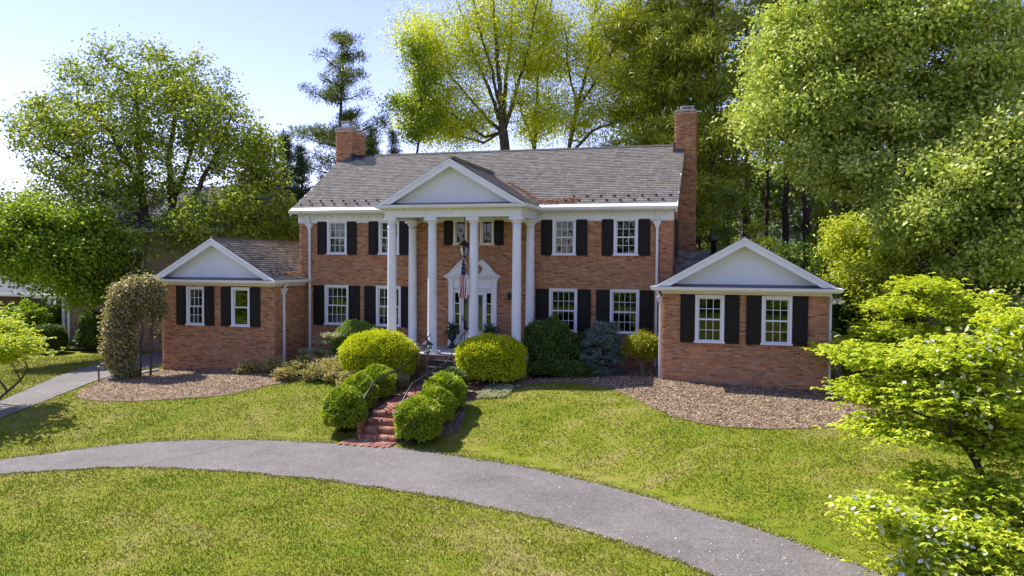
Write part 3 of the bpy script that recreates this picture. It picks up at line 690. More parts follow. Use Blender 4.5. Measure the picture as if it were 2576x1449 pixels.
# ---------------------------------------------------------------- roofs
SHG = {'main': [], 'wing': []}
def shingles(key, p0, u, v, nrm_, rows, span, e=.143, seed=1):
    """courses of overlapping tabs: p0 eave start, u along, v up-slope, span(vdist) -> (u0,u1)"""
    r = random.Random(seed); p0 = np.array(p0, float); u = np.array(u, float); v = nrm(np.array(v, float)); n = nrm(np.array(nrm_, float))
    for i in range(rows):
        a, b = span(i*e); x = a-r.random()*.2
        while x < b:
            w = r.choice((.12, .16, .20, .24, .28)); x0, x1 = max(x, a), min(x+w, b)
            if x1-x0 > .04: SHG[key].append((p0+u*((x0+x1)/2)+v*(i*e), u, v, n, (x1-x0)/2-.003, r.choice((0, 0, .004, .008))))
            x += w
def shingle_arrays(L_, e=.143):
    c = np.array([s[0] for s in L_]); u = np.array([s[1] for s in L_]); v = np.array([s[2] for s in L_]); n = np.array([s[3] for s in L_])
    hw = np.array([s[4] for s in L_])[:, None]; t = np.array([s[5] for s in L_])[:, None]; k = len(c)
    lo = .012+t
    V = np.stack([c-u*hw, c+u*hw, c-u*hw+n*lo, c+u*hw+n*lo, c+u*hw+v*(e*1.06)+n*.003, c-u*hw+v*(e*1.06)+n*.003], 1).reshape(-1, 3)
    o = (np.arange(k)*6)[:, None, None]
    F = (np.array([[2,3,4,5],[0,1,3,2]])[None]+o).reshape(-1, 4)
    T = (np.array([[1,4,3],[0,2,5]])[None]+o).reshape(-1, 3)
    return V, F
EY, EZ, RY, RZ = -.42, 5.06, 3.91, 7.71
X0, X1 = -.16, 14.46
slope = (RZ-EZ)/(RY-EY); vm = (0, RY-EY, RZ-EZ); nmn = (0, -(RZ-EZ), RY-EY)
Ls = math.hypot(RY-EY, RZ-EZ)
shingles('main', (X0, EY+.17, EZ+.17*slope+.02), (1, 0, 0), vm, nmn, int((Ls-.2)/.143), lambda d: (0, X1-X0), seed=3)
g = MB()
g.prism([(EY, EZ), (RY, RZ), (2*RY-EY, EZ), (2*RY-EY, EZ-.08), (RY, RZ-.09), (EY, EZ-.08)], 'x', X0+.01, X1-.01)
roof = hp(g, 'roof', M['shingle']); roof['label'] = 'grey shingled main gable roof'
g = MB(); g.prism([(RY-.14, RZ-.03), (RY, RZ+.055), (RY+.14, RZ-.03), (RY, RZ)], 'x', X0-.01, X1+.01); adopt(g.build('ridge_cap', m_plain('ridge_shingle', (.05, .045, .042), .9)), roof)
g = MB()   # white metal strip along the eave
for a, b in ((X0-.02, 4.62), (9.68, X1+.02)):
    g = MB(); g.prism([(EY-.03, EZ-.01), (EY+.2, EZ+.2*slope+.012), (EY+.2, EZ+.2*slope+.024), (EY-.03, EZ+.006)], 'x', a, b); adopt(g.build('eave_strip', M['white']), roof)
g = MB()   # rake boards
g.prism([(EY-.02, EZ+.01), (RY, RZ+.02), (RY, RZ-.2), (EY-.02, EZ-.2)], 'x', X0, X0+.05); adopt(g.build('rake_board', M['white']), roof); g = MB()
g.prism([(EY-.02, EZ+.01), (RY, RZ+.02), (RY, RZ-.2), (EY-.02, EZ-.2)], 'x', X1-.05, X1)
g.prism([(RY*2-EY, EZ+.01), (RY, RZ+.02), (RY, RZ-.2), (RY*2-EY, EZ-.2)], 'x', X1-.05, X1)
adopt(g.build('rake_board', M['white']), roof)
# main cornice, gutter, frieze with dentils
gut = [(0, -.12), (.02, -.12), (.055, -.115), (.10, -.07), (.105, -.02), (.125, -.01), (.125, 0), (.112, 0), (.10, -.012), (.09, -.05), (.05, -.1), (.01, -.1), (.01, 0), (0, 0)]
def gutter(path, name='gutter', parent=None):
    g = MB(); g.sweep(gut, path); o = hp(g, name, M['white'], parent); return o
gutter([((X0-.02, EY-.0, EZ-.0), (0, -1)), ((4.58, EY, EZ), (0, -1))]); gutter([((9.7, EY, EZ), (0, -1)), ((X1+.0, EY, EZ), (0, -1))])
g = MB()
g.sweep([(0, 0), (.03, 0), (.03, .05), (.05, .05), (.05, .28), (.10, .32), (.34, .34), (.40, .40), (.40, .46), (0, .46)], [((0-.03, 0, WALLT-.14+.0), (0, -1)), ((14.33, 0, WALLT-.14), (0, -1))])
cor = hp(g, 'cornice', M['white'])
dent = MB()
k = .1
while k < 14.3:
    if not 4.6 < k < 9.6: dent.bev(k, k+.085, -.105, -.05, WALLT+.045, WALLT+.125, .006)
    k += .31
adopt(dent.build('dentils', M['white']), cor)
# end return of the cornice over the right gable
# snow guards
sgm = MB()
sgm.add([(-.055,0,.0),(.055,0,.0),(.055,.08,.0),(-.055,.08,.0),(-.05,.02,.012),(.05,.02,.012),(-.075,.055,.075),(-.02,.05,.10),(.02,.05,.10),(.075,.055,.075),(0,.05,.06)],
        [(0,1,2,3),(4,5,9,8,7,6),(4,6,10),(5,10,9),(0,1,5,4)])
sgm.v = [(x*.8, y*.8, z*.8) for x, y, z in sgm.v]
sgo = sgm.build('snow_guard', m_plain('snow_guard_metal', (.10, .055, .04), .5, .3), recalc=False)
sg_first = [True]
def guard(p, rot):
    if sg_first[0]: o = sgo; sg_first[0] = False
    else: o = sgo.copy(); COL.objects.link(o)
    o.parent = None; o.location = p; o.rotation_euler = rot; adopt(o, roof)
pit = math.atan(slope)
for i in range(10):
    x = .15+i*.48
    for (xs_, d) in ((x, .28), (x+.24, .52)):
        if xs_ < 4.4: guard((xs_, EY+d, EZ+d*slope+.035), (pit, 0, 0))
for i in range(10):
    x = 10.6+i*.48
    for (xs_, d) in ((x, .28), (x+.24, .55)):
        if xs_ < 14.35: guard((xs_, EY+d, EZ+d*slope+.035), (pit, 0, 0))
# wings: gable roofs running back
def wing_roof(xl, xr, yf, ze, zr, xin, nm, yin):
    """xl,xr eave edges; xin = x of the main wall that stops the inner slope behind y=yin"""
    xc = (xl+xr)/2; hw = (xr-xl)/2; s = (zr-ze)/hw; Lw = math.hypot(hw, zr-ze); rows = int(Lw/.143)
    yb = 6.2
    for sgn, xe in ((1, xr), (-1, xl)):
        def span(d, sgn=sgn, xe=xe):
            x = xe-sgn*d*hw/Lw
            inside = (x > xin-.02) if nm == 'left' else (x < xin+.02)
            return (0, (yin-yf) if inside else yb-yf)
        shingles('wing', (xe, yf, ze+.03), (0, 1, 0), (-sgn*hw, 0, zr-ze), (sgn*(zr-ze), 0, hw), rows+1, span, seed=5+sgn)
    g = MB()
    if nm == 'left':
        g.prism([(xl, ze), (xc, zr), (xin-.003, zr-s*(xin-xc)), (xin-.003, zr-s*(xin-xc)-.07), (xc, zr-.08), (xl, ze-.07)], 'y', yf+.01, yb)
        g.prism([(xin, zr-s*(xin-xc)), (xr, ze), (xr, ze-.07), (xin, zr-s*(xin-xc)-.07)], 'y', yf+.01, yin-.012)
    else:
        g.prism([(xin+.003, ze+s*(xin-xl)), (xc, zr), (xr, ze), (xr, ze-.07), (xc, zr-.08), (xin+.003, ze+s*(xin-xl)-.07)], 'y', yf+.01, yb)
        g.prism([(xl, ze), (xin, ze+s*(xin-xl)), (xin, ze+s*(xin-xl)-.07), (xl, ze-.07)], 'y', yf+.01, yin-.012)
    ro = hp(g, 'wing_roof', M['wshingle']); ro['label'] = f'brown-grey shingled gable roof of the {nm} wing'
    g = MB(); g.prism([(xc-.13, zr-.03), (xc, zr+.065), (xc+.13, zr-.03), (xc, zr+.02)], 'y', yf-.01, yb); adopt(g.build('ridge_cap', m_plain('wing_ridge_shingle', (.16, .13, .11), .9)), ro)
    return ro, s
def gable_front(xl, xr, yf, yw, ze, zr, parent, thick=.2, base_drop=0):
    """white rake boards, recessed tympanum, dark flashing; yf = front of the rake, yw = wall plane of the tympanum"""
    xc = (xl+xr)/2; hw = (xr-xl)/2; s = (zr-ze)/hw; tv = thick*math.hypot(1, s)
    g = MB()
    g.prism([(xl, ze), (xc, zr), (xc, zr-tv), (xl+tv/s, ze)], 'y', yf, yf+.05); g.prism([(xr-tv/s, ze), (xc, zr-tv), (xc, zr), (xr, ze)], 'y', yf, yf+.05)
    i = .045
    g.prism([(xl+.01, ze+.012), (xc, zr+.022), (xc, zr-.045), (xl+.13, ze-.0)], 'y', yf-.03, yf-.001); g.prism([(xr-.13, ze), (xc, zr-.045), (xc, zr+.022), (xr-.01, ze+.012)], 'y', yf-.03, yf-.001)
    # soffit of the rake
    g.prism([(xl+tv/s-.02, ze+.001), (xc, zr-tv+.01), (xc, zr-tv+.06), (xl+tv/s-.12, ze+.001)], 'y', yf+.05, yw+.02); g.prism([(xr-tv/s+.12, ze+.001), (xc, zr-tv+.06), (xc, zr-tv+.01), (xr-tv/s+.02, ze+.001)], 'y', yf+.05, yw+.02)
    adopt(g.build('rake_board', M['white']), parent)
    g = MB(); g.prism([(xl+.25, ze-.1), (xc, zr-.15), (xr-.25, ze-.1)], 'y', yw, yw+.1); hp(g, 'tympanum', M['stucco'])
    g = MB(); g.prism([(yf-.06, ze-.005), (yf-.06, ze+.012), (yw, ze+.085), (yw, ze-.005)], 'x', xl+.12, xr-.12); adopt(g.build('sill_flashing', M['flash']), parent)
lro, ls_ = wing_roof(-4.84, .46, -2.43, 2.42, 3.93, 0., 'left', -.012); gable_front(-4.84, .46, -2.46, -2.16, 2.42, 3.93, lro)
rro, rs_ = wing_roof(13.99, 19.15, -3.33, 2.44, 3.88, 14.3, 'right', -.012); gable_front(13.99, 19.15, -3.36, -3.03, 2.44, 3.88, rro)
for xl, xr, yf, yw, z, inner in ((-4.84, .46, -2.46, -2.141, 2.42, 'r'), (13.99, 19.15, -3.36, -3.0, 2.44, 'l')):
    back = 6.0
    if inner == 'r': path = [((xl, back, z), (-1, 0)), ((xl, yf, z), (-1, -1)), ((xr, yf, z), (1, -1)), ((xr, -.03, z), (1, 0))]
    else: path = [((xl, -.03, z), (-1, 0)), ((xl, yf, z), (-1, -1)), ((xr, yf, z), (1, -1)), ((xr, back, z), (1, 0))]
    gutter(path)
    wl_, wr_ = (LW[0], LW[1]) if inner == 'r' else (RW[0], RW[1])
    prof = [(0, 0), (.025, 0), (.025, .13), (.05, .14), (.06, .19), (.0, .19)]
    g = MB()
    ends = ([((wl_, back, z-.22), (-1, 0)), ((wl_, yw, z-.22), (-1, -1)), ((wr_, yw, z-.22), (1, -1)), ((wr_, -.01, z-.22), (1, 0))] if inner == 'r'
            else [((wl_, -.01, z-.22), (-1, 0)), ((wl_, yw, z-.22), (-1, -1)), ((wr_, yw, z-.22), (1, -1)), ((wr_, back, z-.22), (1, 0))])
    g.sweep(prof, ends)
    g.box(xl+.005, xr-.005, yf+.002, yw-.002, z-.05, z-.006); g.box(xl+.005, wl_-.002, yw, back if inner == 'r' else -.02, z-.049, z-.008); g.box(wr_+.002, xr-.005, yw, -.02 if inner == 'r' else back, z-.049, z-.008)
    g.box(xl+.003, xr-.003, yf+.0, yf+.03, z-.13, z-.05)
    hp(g, 'frieze', M['cream'])
for i in range(5):
    for (dx, dy) in ((.22, 0), (.45, .22)):
        y = -2.2+i*.46+dy
        if y < -.15: guard((.46-dx, y, 2.42+dx*ls_+.05), (0, math.atan(ls_), math.pi/2))
for i in range(7):
    for (dx, dy) in ((.2, 0), (.42, .22)):
        y = -3.1+i*.42+dy
        if y < -.1: guard((13.99+dx, y, 2.44+dx*rs_+.05), (0, -math.atan(rs_), -math.pi/2))
        guard((19.15-dx, y, 2.44+dx*rs_+.05), (0, math.atan(rs_), math.pi/2))
# linking roof behind the right wing, in the main block's shade
g = MB(); g.prism([(-.1, 2.4), (2.3, 3.62), (4.6, 2.4)], 'x', 14.325, 17.6); lk = hp(g, 'link_roof', M['wshingle']); lk['label'] = 'low dark roof joining main block and right wing'
shingles('wing', (14.33, -.1, 2.41), (1, 0, 0), (0, 2.4, 1.22), (0, -1.22, 2.4), 18, lambda d: (0, 3.2), seed=9)
g = MB(); g.lathe([(.09, 0), (.09, .95), (.12, .95), (.16, 1.02), (.16, 1.1), (.1, 1.17), (.04, 1.19)], (15.63, 1.1, 2.95), 14); g.lathe([(.16, 0), (.1, .12)], (15.63, 1.1, 2.95), 14); hp(g, 'flue_pipe', M['black'], smooth=True)

# portico
PX0, PX1, PYF = 4.54, 9.74, -2.50
PXC = 7.13; PZE, PZR = 5.055, 6.56
hwp = (PX1-PX0)/2; ps = (PZR-PZE)/hwp; Lp = math.hypot(hwp, PZR-PZE)
for sgn, xe in ((1, PX1), (-1, PX0)):
    shingles('wing' if False else 'main', (xe, PYF+.02, PZE+.03), (0, 1, 0), (-sgn*hwp, 0, PZR-PZE), (sgn*(PZR-PZE), 0, hwp), int(Lp/.143)+1, lambda d: (0, 2.3+d*.9), seed=20+sgn)
g = MB(); g.prism([(PX0, PZE), ((PX0+PX1)/2, PZR), (PX1, PZE), (PX1, PZE-.06), ((PX0+PX1)/2, PZR-.08), (PX0, PZE-.06)], 'y', PYF+.03, 1.9)
pro = hp(g, 'portico_roof', M['shingle']); pro['label'] = 'small gable roof over the portico'
g = MB(); xc_ = (PX0+PX1)/2; g.prism([(xc_-.11, PZR-.03), (xc_, PZR+.06), (xc_+.11, PZR-.03), (xc_, PZR+.02)], 'y', PYF, 2.1); adopt(g.build('ridge_cap', m_plain('portico_ridge', (.04, .036, .034), .9)), pro)
gable_front(PX0, PX1, PYF-.02, -2.24, PZE, PZR, pro, .2)
gutter([((PX0, EY-.1, PZE), (-1, 0)), ((PX0, PYF, PZE), (-1, -1)), ((PX1, PYF, PZE), (1, -1)), ((PX1, EY-.1, PZE), (1, 0))])
CX = [4.8698+1.4986*i for i in range(4)]; CY = -2.094
ex0, ex1, ey = CX[0]-.185, CX[3]+.185, CY-.185
g = MB()
prof = [(-.30, 0), (0, 0), (0, .12), (.018, .125), (.018, .20), (.03, .21), (.03, .275), (.12, .31), (.22, .325), (.25, .36), (.25, .395), (-.30, .395)]
g.sweep(prof, [((ex0, -.12, 4.655), (-1, 0)), ((ex0, ey, 4.655), (-1, -1)), ((ex1, ey, 4.655), (1, -1)), ((ex1, -.12, 4.655), (1, 0))])
ent = hp(g, 'entablature', M['white'])
d_ = MB(); k = 0
n_ = 17
for i in range(n_):
    x = ex0+.06+(ex1-ex0-.12)*i/(n_-1); d_.bev(x-.035, x+.035, ey-.095, ey-.03, 4.875, 4.95, .005)
for i in range(7):
    y = ey+.1+i*.29
    d_.box(ex1+.03, ex1+.09, y-.035, y+.035, 4.875, 4.95); d_.box(ex0-.09, ex0-.03, y-.035, y+.035, 4.875, 4.95)
adopt(d_.build('dentils', M['white']), ent)
g = MB(); g.box(ex0+.31, ex1-.31, ey+.31, -.125, 4.80, 4.84); hp(g, 'porch_ceiling', M['white'])
def column(x, y, lab):
    g = MB(); r = .162
    prof = [(r*1.0, .14), (r*1.0, .3)]+[(r*(1-.13*(t**1.8)), .3+3.95*t) for t in np.linspace(0, 1, 9)]+[(r*.87, 4.27), (r*.97, 4.28), (r*.97, 4.31), (r*.87, 4.32), (r*.87, 4.44)]
    g.lathe(prof, (x, y, 0), 24)
    s = hp(g, 'column', M['white'], smooth=True); s['label'] = lab
    b = MB(); b.box(x-.225, x+.225, y-.225, y+.225, .002, .07); b.lathe([(.225, .07), (.235, .09), (.225, .115), (.19, .125), (.185, .14), (.175, .16)], (x, y, 0), 24); adopt(b.build('column_base', M['white']), s)
    c = MB(); c.lathe([(.14, 4.43), (.15, 4.45), (.185, 4.49), (.205, 4.53), (.205, 4.545)], (x, y, 0), 24); c.box(x-.225, x+.225, y-.225, y+.225, 4.545, 4.60); c.box(x-.205, x+.205, y-.205, y+.205, 4.60, 4.652); adopt(c.build('capital', M['white']), s)
for x, l in zip(CX, ('leftmost front column', 'second front column beside the steps', 'front column before the door', 'rightmost front column')): column(x, CY, 'round white '+l)
column(CX[0], -.27, 'round white column against the wall, left'); column(CX[3], -.27, 'round white column against the wall, right')

# porch floor, upper steps
g = MB(); g.box(4.45, 9.8, -2.36, -.012, -1.3, -.05); po = hp(g, 'porch', M['mortar'])
po['label'] = 'raised porch base under the portico'
for p0, u, n, ln in (((4.45, -2.36, 0), (1, 0, 0), (0, -1, 0), 5.35), ((9.8, -2.36, 0), (0, 1, 0), (1, 0, 0), 2.3), ((4.45, -2.36, 0), (0, 1, 0), (-1, 0, 0), 2.3)): brick_wall(p0, u, n, ln, -1.2, -.06, zbase=-1.2)
fs_ = None
for i in range(8):
    for j in range(4):
        w = 5.41/8; d = 2.42/4; x = 4.42+i*w+(j % 2)*.0; y = -2.42+j*d
        q = MB(); q.box(x+.004, x+w-.004, y+.004, y+d-.006, -.048, .0+rnd.uniform(-.002, .002)); adopt(q.build('flagstone', M['porch']), po)
steps = thing('front_steps', 'dark stone steps with a sloping brick path and brick steps down to the drive', 'steps', (6.95, -5, -1.2))
def sp(mb, name, m, lab=None, parent=None):
    o = mb.build(name, m); adopt(o, parent or steps)
    if lab: o['label'] = lab
    return o
SX0, SX1 = 6.44, 7.58
for i in range(4):
    z = -.17*(i+1); y1 = -2.37-i*.31
    q = MB(); q.bev(SX0-.02, SX1+.02, y1-.33, y1-.001-(0 if i else 0), z-.06, z, .012); sp(q, 'tread', M['stone'])
    q = MB(); q.box(SX0, SX1, y1-.30, y1-.002, z-.26-.17*(3-i), z-.061); sp(q, 'riser', M['stone'])
# brick path: individual pavers on a sloping bed
PYa, PYb, PZa, PZb = -3.6, -6.85, -.86, -1.10
q = MB(); q.add([(SX0, PYb, PZb-.05), (SX1, PYb, PZb-.05), (SX1, PYa, PZa-.05), (SX0, PYa, PZa-.05), (SX0, PYb, -1.9), (SX1, PYb, -1.9), (SX1, PYa, -1.9), (SX0, PYa, -1.9)], [(0,1,2,3),(4,5,1,0),(5,6,2,1),(7,4,0,3),(6,7,3,2)]); sp(q, 'path_bed', M['mortar'])
bm_ = MB(); bm_.add([(-.048,-.098,-.05),(.048,-.098,-.05),(.048,.098,-.05),(-.048,.098,-.05),(-.046,-.096,0),(.046,-.096,0),(.046,.096,0),(-.046,.096,0)], [(0,3,2,1),(4,5,6,7),(0,1,5,4),(1,2,6,5),(2,3,7,6),(3,0,4,7)])
bmo = bm_.build('brick', M['pathbrick']); bfirst = [True]
def paver(p, rot=(0, 0, 0)):
    if bfirst[0]: o = bmo; bfirst[0] = False
    else: o = bmo.copy(); COL.objects.link(o)
    o.parent = None; o.location = p; o.rotation_euler = rot; adopt(o, steps)
pa = math.atan((PZa-PZb)/(PYa-PYb)); y = PYb+.06; row = 0
nb = 0
while y < PYa-.05:
    z = PZb+(y-PYb)*(PZa-PZb)/(PYa-PYb)
    x = SX0+.1+(-.1 if row % 2 else 0)
    while x < SX1-.03:
        paver((min(max(x, SX0+.1), SX1-.1), y, z+rnd.uniform(-.003, .003)), (pa, 0, math.pi/2)); nb += 1; x += .203
        if nb > 260: break
    y += .101; row += 1
    if nb > 260: break
# lower flight: 4 risers, rowlock nosing bricks
nosing = []; body = MB()
for i in range(4):
    z = -1.10-.163*i; yf = -6.86-.30*i
    body.box(SX0, SX1, yf+.10, -6.2, z-.25, z-.101)
    body.box(SX0+.001, SX1-.001, yf+.001, yf+.33, z-.163-.02, z-.105)
    x = SX0
    while x < SX1-.03:
        for dy in (0., .2):
            if i == 0 and dy: continue
            nosing.append((x+.034, yf-.02+dy+.098, z))
        x += .0677
sp(body, 'step_body', M['mortar'])
V = []; F = []; 
for (x, y, z) in nosing:
    b = len(V); V += [(x-.03, y-.098, z-.10), (x+.03, y-.098, z-.10), (x+.03, y+.098, z-.10), (x-.03, y+.098, z-.10), (x-.029, y-.096, z), (x+.029, y-.096, z), (x+.029, y+.096, z), (x-.029, y+.096, z)]
    F += [[b+4,b+5,b+6,b+7],[b,b+1,b+5,b+4],[b+1,b+2,b+6,b+5],[b+3,b,b+4,b+7],[b+2,b+3,b+7,b+6]]
o = np_mesh('step_bricks', np.array(V), np.array(F), M['pathbrick'], vals=np.repeat(rng.random(len(nosing)), 5)); adopt(o, steps); o['kind'] = 'stuff'
rb = []; sv = BRK; BRK = rb
for i in range(4):
    z = -1.10-.163*i; yf = -6.86-.30*i
    brick_wall((SX0, yf, 0), (1, 0, 0), (0, -1, 0), SX1-SX0, z-.163, z-.10, zbase=z-.163)
brick_wall((SX1, -7.8, 0), (0, 1, 0), (1, 0, 0), 4., -1.8, -1.25, zbase=-1.8); brick_wall((SX0, -7.8, 0), (0, 1, 0), (-1, 0, 0), 4., -1.8, -1.25, zbase=-1.8)
BRK = sv
V, F = brick_arrays(rb); o = np_mesh('riser_bricks', V, F, M['brick'], vals=np.repeat(rng.random(len(rb)), 5)); adopt(o, steps); o['kind'] = 'stuff'
# paved apron at the foot
V = []; F = []; nn = 0
for i in range(14):
    for j in range(5):
        x = 6.15+i*.105; y = -8.42+j*.21+(i % 2)*.1
        if y > -7.86: continue
        b = len(V); z = -1.715; V += [(x, y, z-.03), (x+.098, y, z-.03), (x+.098, y+.2, z-.03), (x, y+.2, z-.03), (x, y, z), (x+.098, y, z), (x+.098, y+.2, z), (x, y+.2, z)]
        F += [[b+4,b+5,b+6,b+7],[b,b+1,b+5,b+4],[b+1,b+2,b+6,b+5],[b+3,b,b+4,b+7]]; nn += 1
o = np_mesh('apron_bricks', np.array(V), np.array(F), M['pathbrick'], vals=np.repeat(rng.random(nn), 4)); adopt(o, steps); o['kind'] = 'stuff'
# hand rails
def rail(x, lab, posts, path):
    t = thing('handrail', lab, 'handrail', (x, -5, -1.2), 'iron handrails beside the front steps')
    g = MB(); g.tube([(x, a, b) for a, b in path], .021, 8); o = g.build('rail', M['black'], smooth=True); adopt(o, t)
    for (y, z0, z1) in posts:
        g = MB(); g.tube([(x, y, z0), (x, y, z1)], .014, 6); g.lathe([(.035, 0), (.03, .02)], (x, y, z0), 8); adopt(g.build('post', M['black']), t)
    return t
rail(7.56, 'right black iron handrail climbing from the drive to the porch', [(-2.12, -.0, .78), (-3.55, -.85, .1), (-6.4, -1.07, -.3), (-7.45, -1.45, -.78)],
     [(-1.93, .70), (-1.92, .78), (-1.99, .83), (-2.12, .80), (-2.5, .6), (-3.2, .27), (-3.9, -.05), (-5.0, -.15), (-6.6, -.29), (-7.0, -.5), (-7.45, -.77), (-7.5, -.85)])
rail(6.34, 'left black iron handrail passing the lit boxwoods', [(-2.0, -.0, .78), (-3.4, -.85, .08), (-4.9, -.96, -.17), (-6.5, -1.08, -.33), (-7.38, -1.40, -.79)],
     [(-1.85, .70), (-1.84, .78), (-1.9, .82), (-2.0, .79), (-2.4, .58), (-3.1, .23), (-3.72, -.07), (-5.0, -.18), (-6.55, -.33), (-6.95, -.55), (-7.38, -.79), (-7.43, -.87)])

# ---------------------------------------------------------------- entrance
g = MB(); dx = 7.14
for s in (-1, 1):
    a, b = sorted((dx+s*.74, dx+s*.93)); g.bev(a, b, -.09, .02, 0, 2.5, .012); g.bev(a-.02, b+.02, -.11, .02, 0, .2, .012); g.bev(a-.015, b+.015, -.105, .02, 2.4, 2.5, .01)
g.bev(dx-.735, dx+.735, -.06, .02, 2.16, 2.5, .012)
g.sweep([(0, 0), (.03, 0), (.05, .05), (.12, .08), (.13, .14), (0, .14)], [((dx-.95, .02, 2.5), (-1, 0)), ((dx-.95, -.06, 2.5), (-1, -1)), ((dx+.95, -.06, 2.5), (1, -1)), ((dx+.95, .02, 2.5), (1, 0))])
g.box(dx-.94, dx+.94, -.06, .02, 2.5, 2.64)
sur = hp(g, 'door_surround', M['white']); sur['label'] = 'white door surround with pilasters and a broken swan-neck pediment'
for s in (-1, 1):
    g = MB(); top = []; bot = []
    for t in np.linspace(0, 1, 22):
        x = 1.02-.68*t; z = 2.66+.53*(t**2*(3-2*t))**.95
        top.append((dx+s*x, z)); 
    # inner scroll sweeps back to the cornice
    inn = [(dx+s*.27, 3.17), (dx+s*.25, 3.10), (dx+s*.30, 3.04), (dx+s*.37, 2.97), (dx+s*.39, 2.87), (dx+s*.35, 2.77), (dx+s*.26, 2.70), (dx+s*.16, 2.665), (dx+s*.12, 2.645)]
    poly = top+inn+[(dx+s*1.02, 2.645)]
    if s < 0: poly = poly
    n = len(poly); vs = [(p[0], -.12, p[1]) for p in poly]+[(p[0], -.01, p[1]) for p in poly]
    # fan triangulation from the lower edge strip
    base = [(p[0], 2.645) for p in poly]
    bmx = bmesh.new(); vv = [bmx.verts.new((p[0], -.12, p[1])) for p in poly]; f = bmx.faces.new(vv)
    r_ = bmesh.ops.extrude_face_region(bmx, geom=[f]); 
    for e_ in r_['geom']:
        if isinstance(e_, bmesh.types.BMVert): e_.co.y = -.01
    bmesh.ops.recalc_face_normals(bmx, faces=bmx.faces); bmesh.ops.triangulate(bmx, faces=[q for q in bmx.faces if len(q.verts) > 4])
    me = bpy.data.meshes.new('swan_neck'); bmx.to_mesh(me); bmx.free(); o = link('swan_neck', me, M['white']); adopt(o, sur)
    g = MB(); tp = [(x, -.13, z) for x, z in top]; g.tube(tp, .026, 8); sp_ = []
    for t in np.linspace(0, 4.2, 16):
        r = .085*(1-t/6); sp_.append((dx+s*(.33+r*math.sin(t)*-1), -.13, 3.095+r*math.cos(t)))
    g.tube(sp_, .024, 8); g.tube([(dx+s*.32, -.16, 3.10), (dx+s*.32, -.02, 3.10)], .07, 12); adopt(g.build('scroll', M['white'], smooth=False), sur)
g = MB(); g.box(dx-.73, dx-.70, -.03, .1, 0, 2.15); g.box(dx+.70, dx+.73, -.03, .1, 0, 2.15); g.box(dx-.70, dx+.70, -.03, .1, 2.07, 2.15)
for s in (-1, 1):
    a, b = sorted((dx+s*.45, dx+s*.52)); g.box(a, b, -.03, .1, 0, 2.07)
    a, b = sorted((dx+s*.52, dx+s*.70)); g.box(a, b, .0, .06, 0, .45); g.box(a, b, .0, .06, 2.0, 2.07)
    for j in range(1, 4): z = .45+1.55*j/4; g.box(a, b, .005, .05, z-.015, z+.015)
fr = hp(g, 'door_frame', M['white'])
for s in (-1, 1):
    for j in range(4):
        o = link('pane', pane_mesh(.18, 1.55/4-.02), None, None, (dx+s*.61, .04, .45+1.55*(j+.5)/4)); adopt(o, fr)
for s in (-1, 1):
    a, b = sorted((dx+s*.005, dx+s*.448)); g = MB()
    g.box(a, a+.08, .01, .05, .02, 2.065); g.box(b-.08, b, .01, .05, .02, 2.065); g.box(a+.08, b-.08, .011, .049, .02, .62); g.box(a+.08, b-.08, .011, .049, 1.93, 2.065)
    g.bev(a+.11, b-.11, -.008, .011, .12, .52, .02)
    d = hp(g, 'door', M['white']); d['label'] = 'white glazed door leaf'
    o = link('pane', pane_mesh(.283, 1.31), None, None, ((a+b)/2, .03, 1.275)); adopt(o, d)
    g = MB(); g.box(a+.1, b-.1, .10, .11, .6, 1.95); adopt(g.build('blind', M['curtain']), d)
    if s < 0: g = MB(); g.box(b-.06-.35, b-.03-.35, -.004, .01, .95, 1.18); g.tube([(b-.395, -.004, 1.0), (b-.395, -.05, 1.02), (b-.30, -.05, 1.02)], .01, 6); adopt(g.build('handle', M['black']), d)
g = MB(); g.box(6.3, 8.0, -.1, .1, -.045, .003+.0); hp(g, 'threshold', M['stone'])
# sconce and flood lights
p = W(1282, 745, -.08); g = MB(); g.box(p[0]-.04, p[0]+.04, -.03, -.0, p[2]-.05, p[2]+.08); g.tube([(p[0], -.02, p[2]+.05), (p[0], -.12, p[2]+.1)], .01, 6)
g.lathe([(.03, -.14), (.055, -.1), (.075, .05), (.08, .06), (.03, .12), (.01, .15)], (p[0], -.14, p[2]), 6); hp(g, 'wall_lantern', M['black'])
for (x, y, z, s) in ((-4.66, -2.0, 2.13, -1), (19.0, -2.85, 2.16, 1)):
    g = MB(); g.lathe([(.05, 0), (.05, .05)], (x, y, z), 10)
    for a in (-.09, .09):
        g.tube([(x, y, z), (x+s*.06, y-.08+a*.4, z-.02), (x+s*.1+a*.5, y-.12+a*.3, z-.04)], .012, 6)
        c_ = np.array([x+s*.12+a*.8, y-.14, z-.05]); dr = nrm(np.array([s*.3+a*2, -.8, -.45])); g.tube([c_-dr*.05, c_, c_+dr*.10, c_+dr*.12], [.03, .045, .07, .07], 10)
    hp(g, 'floodlight', M['white'])

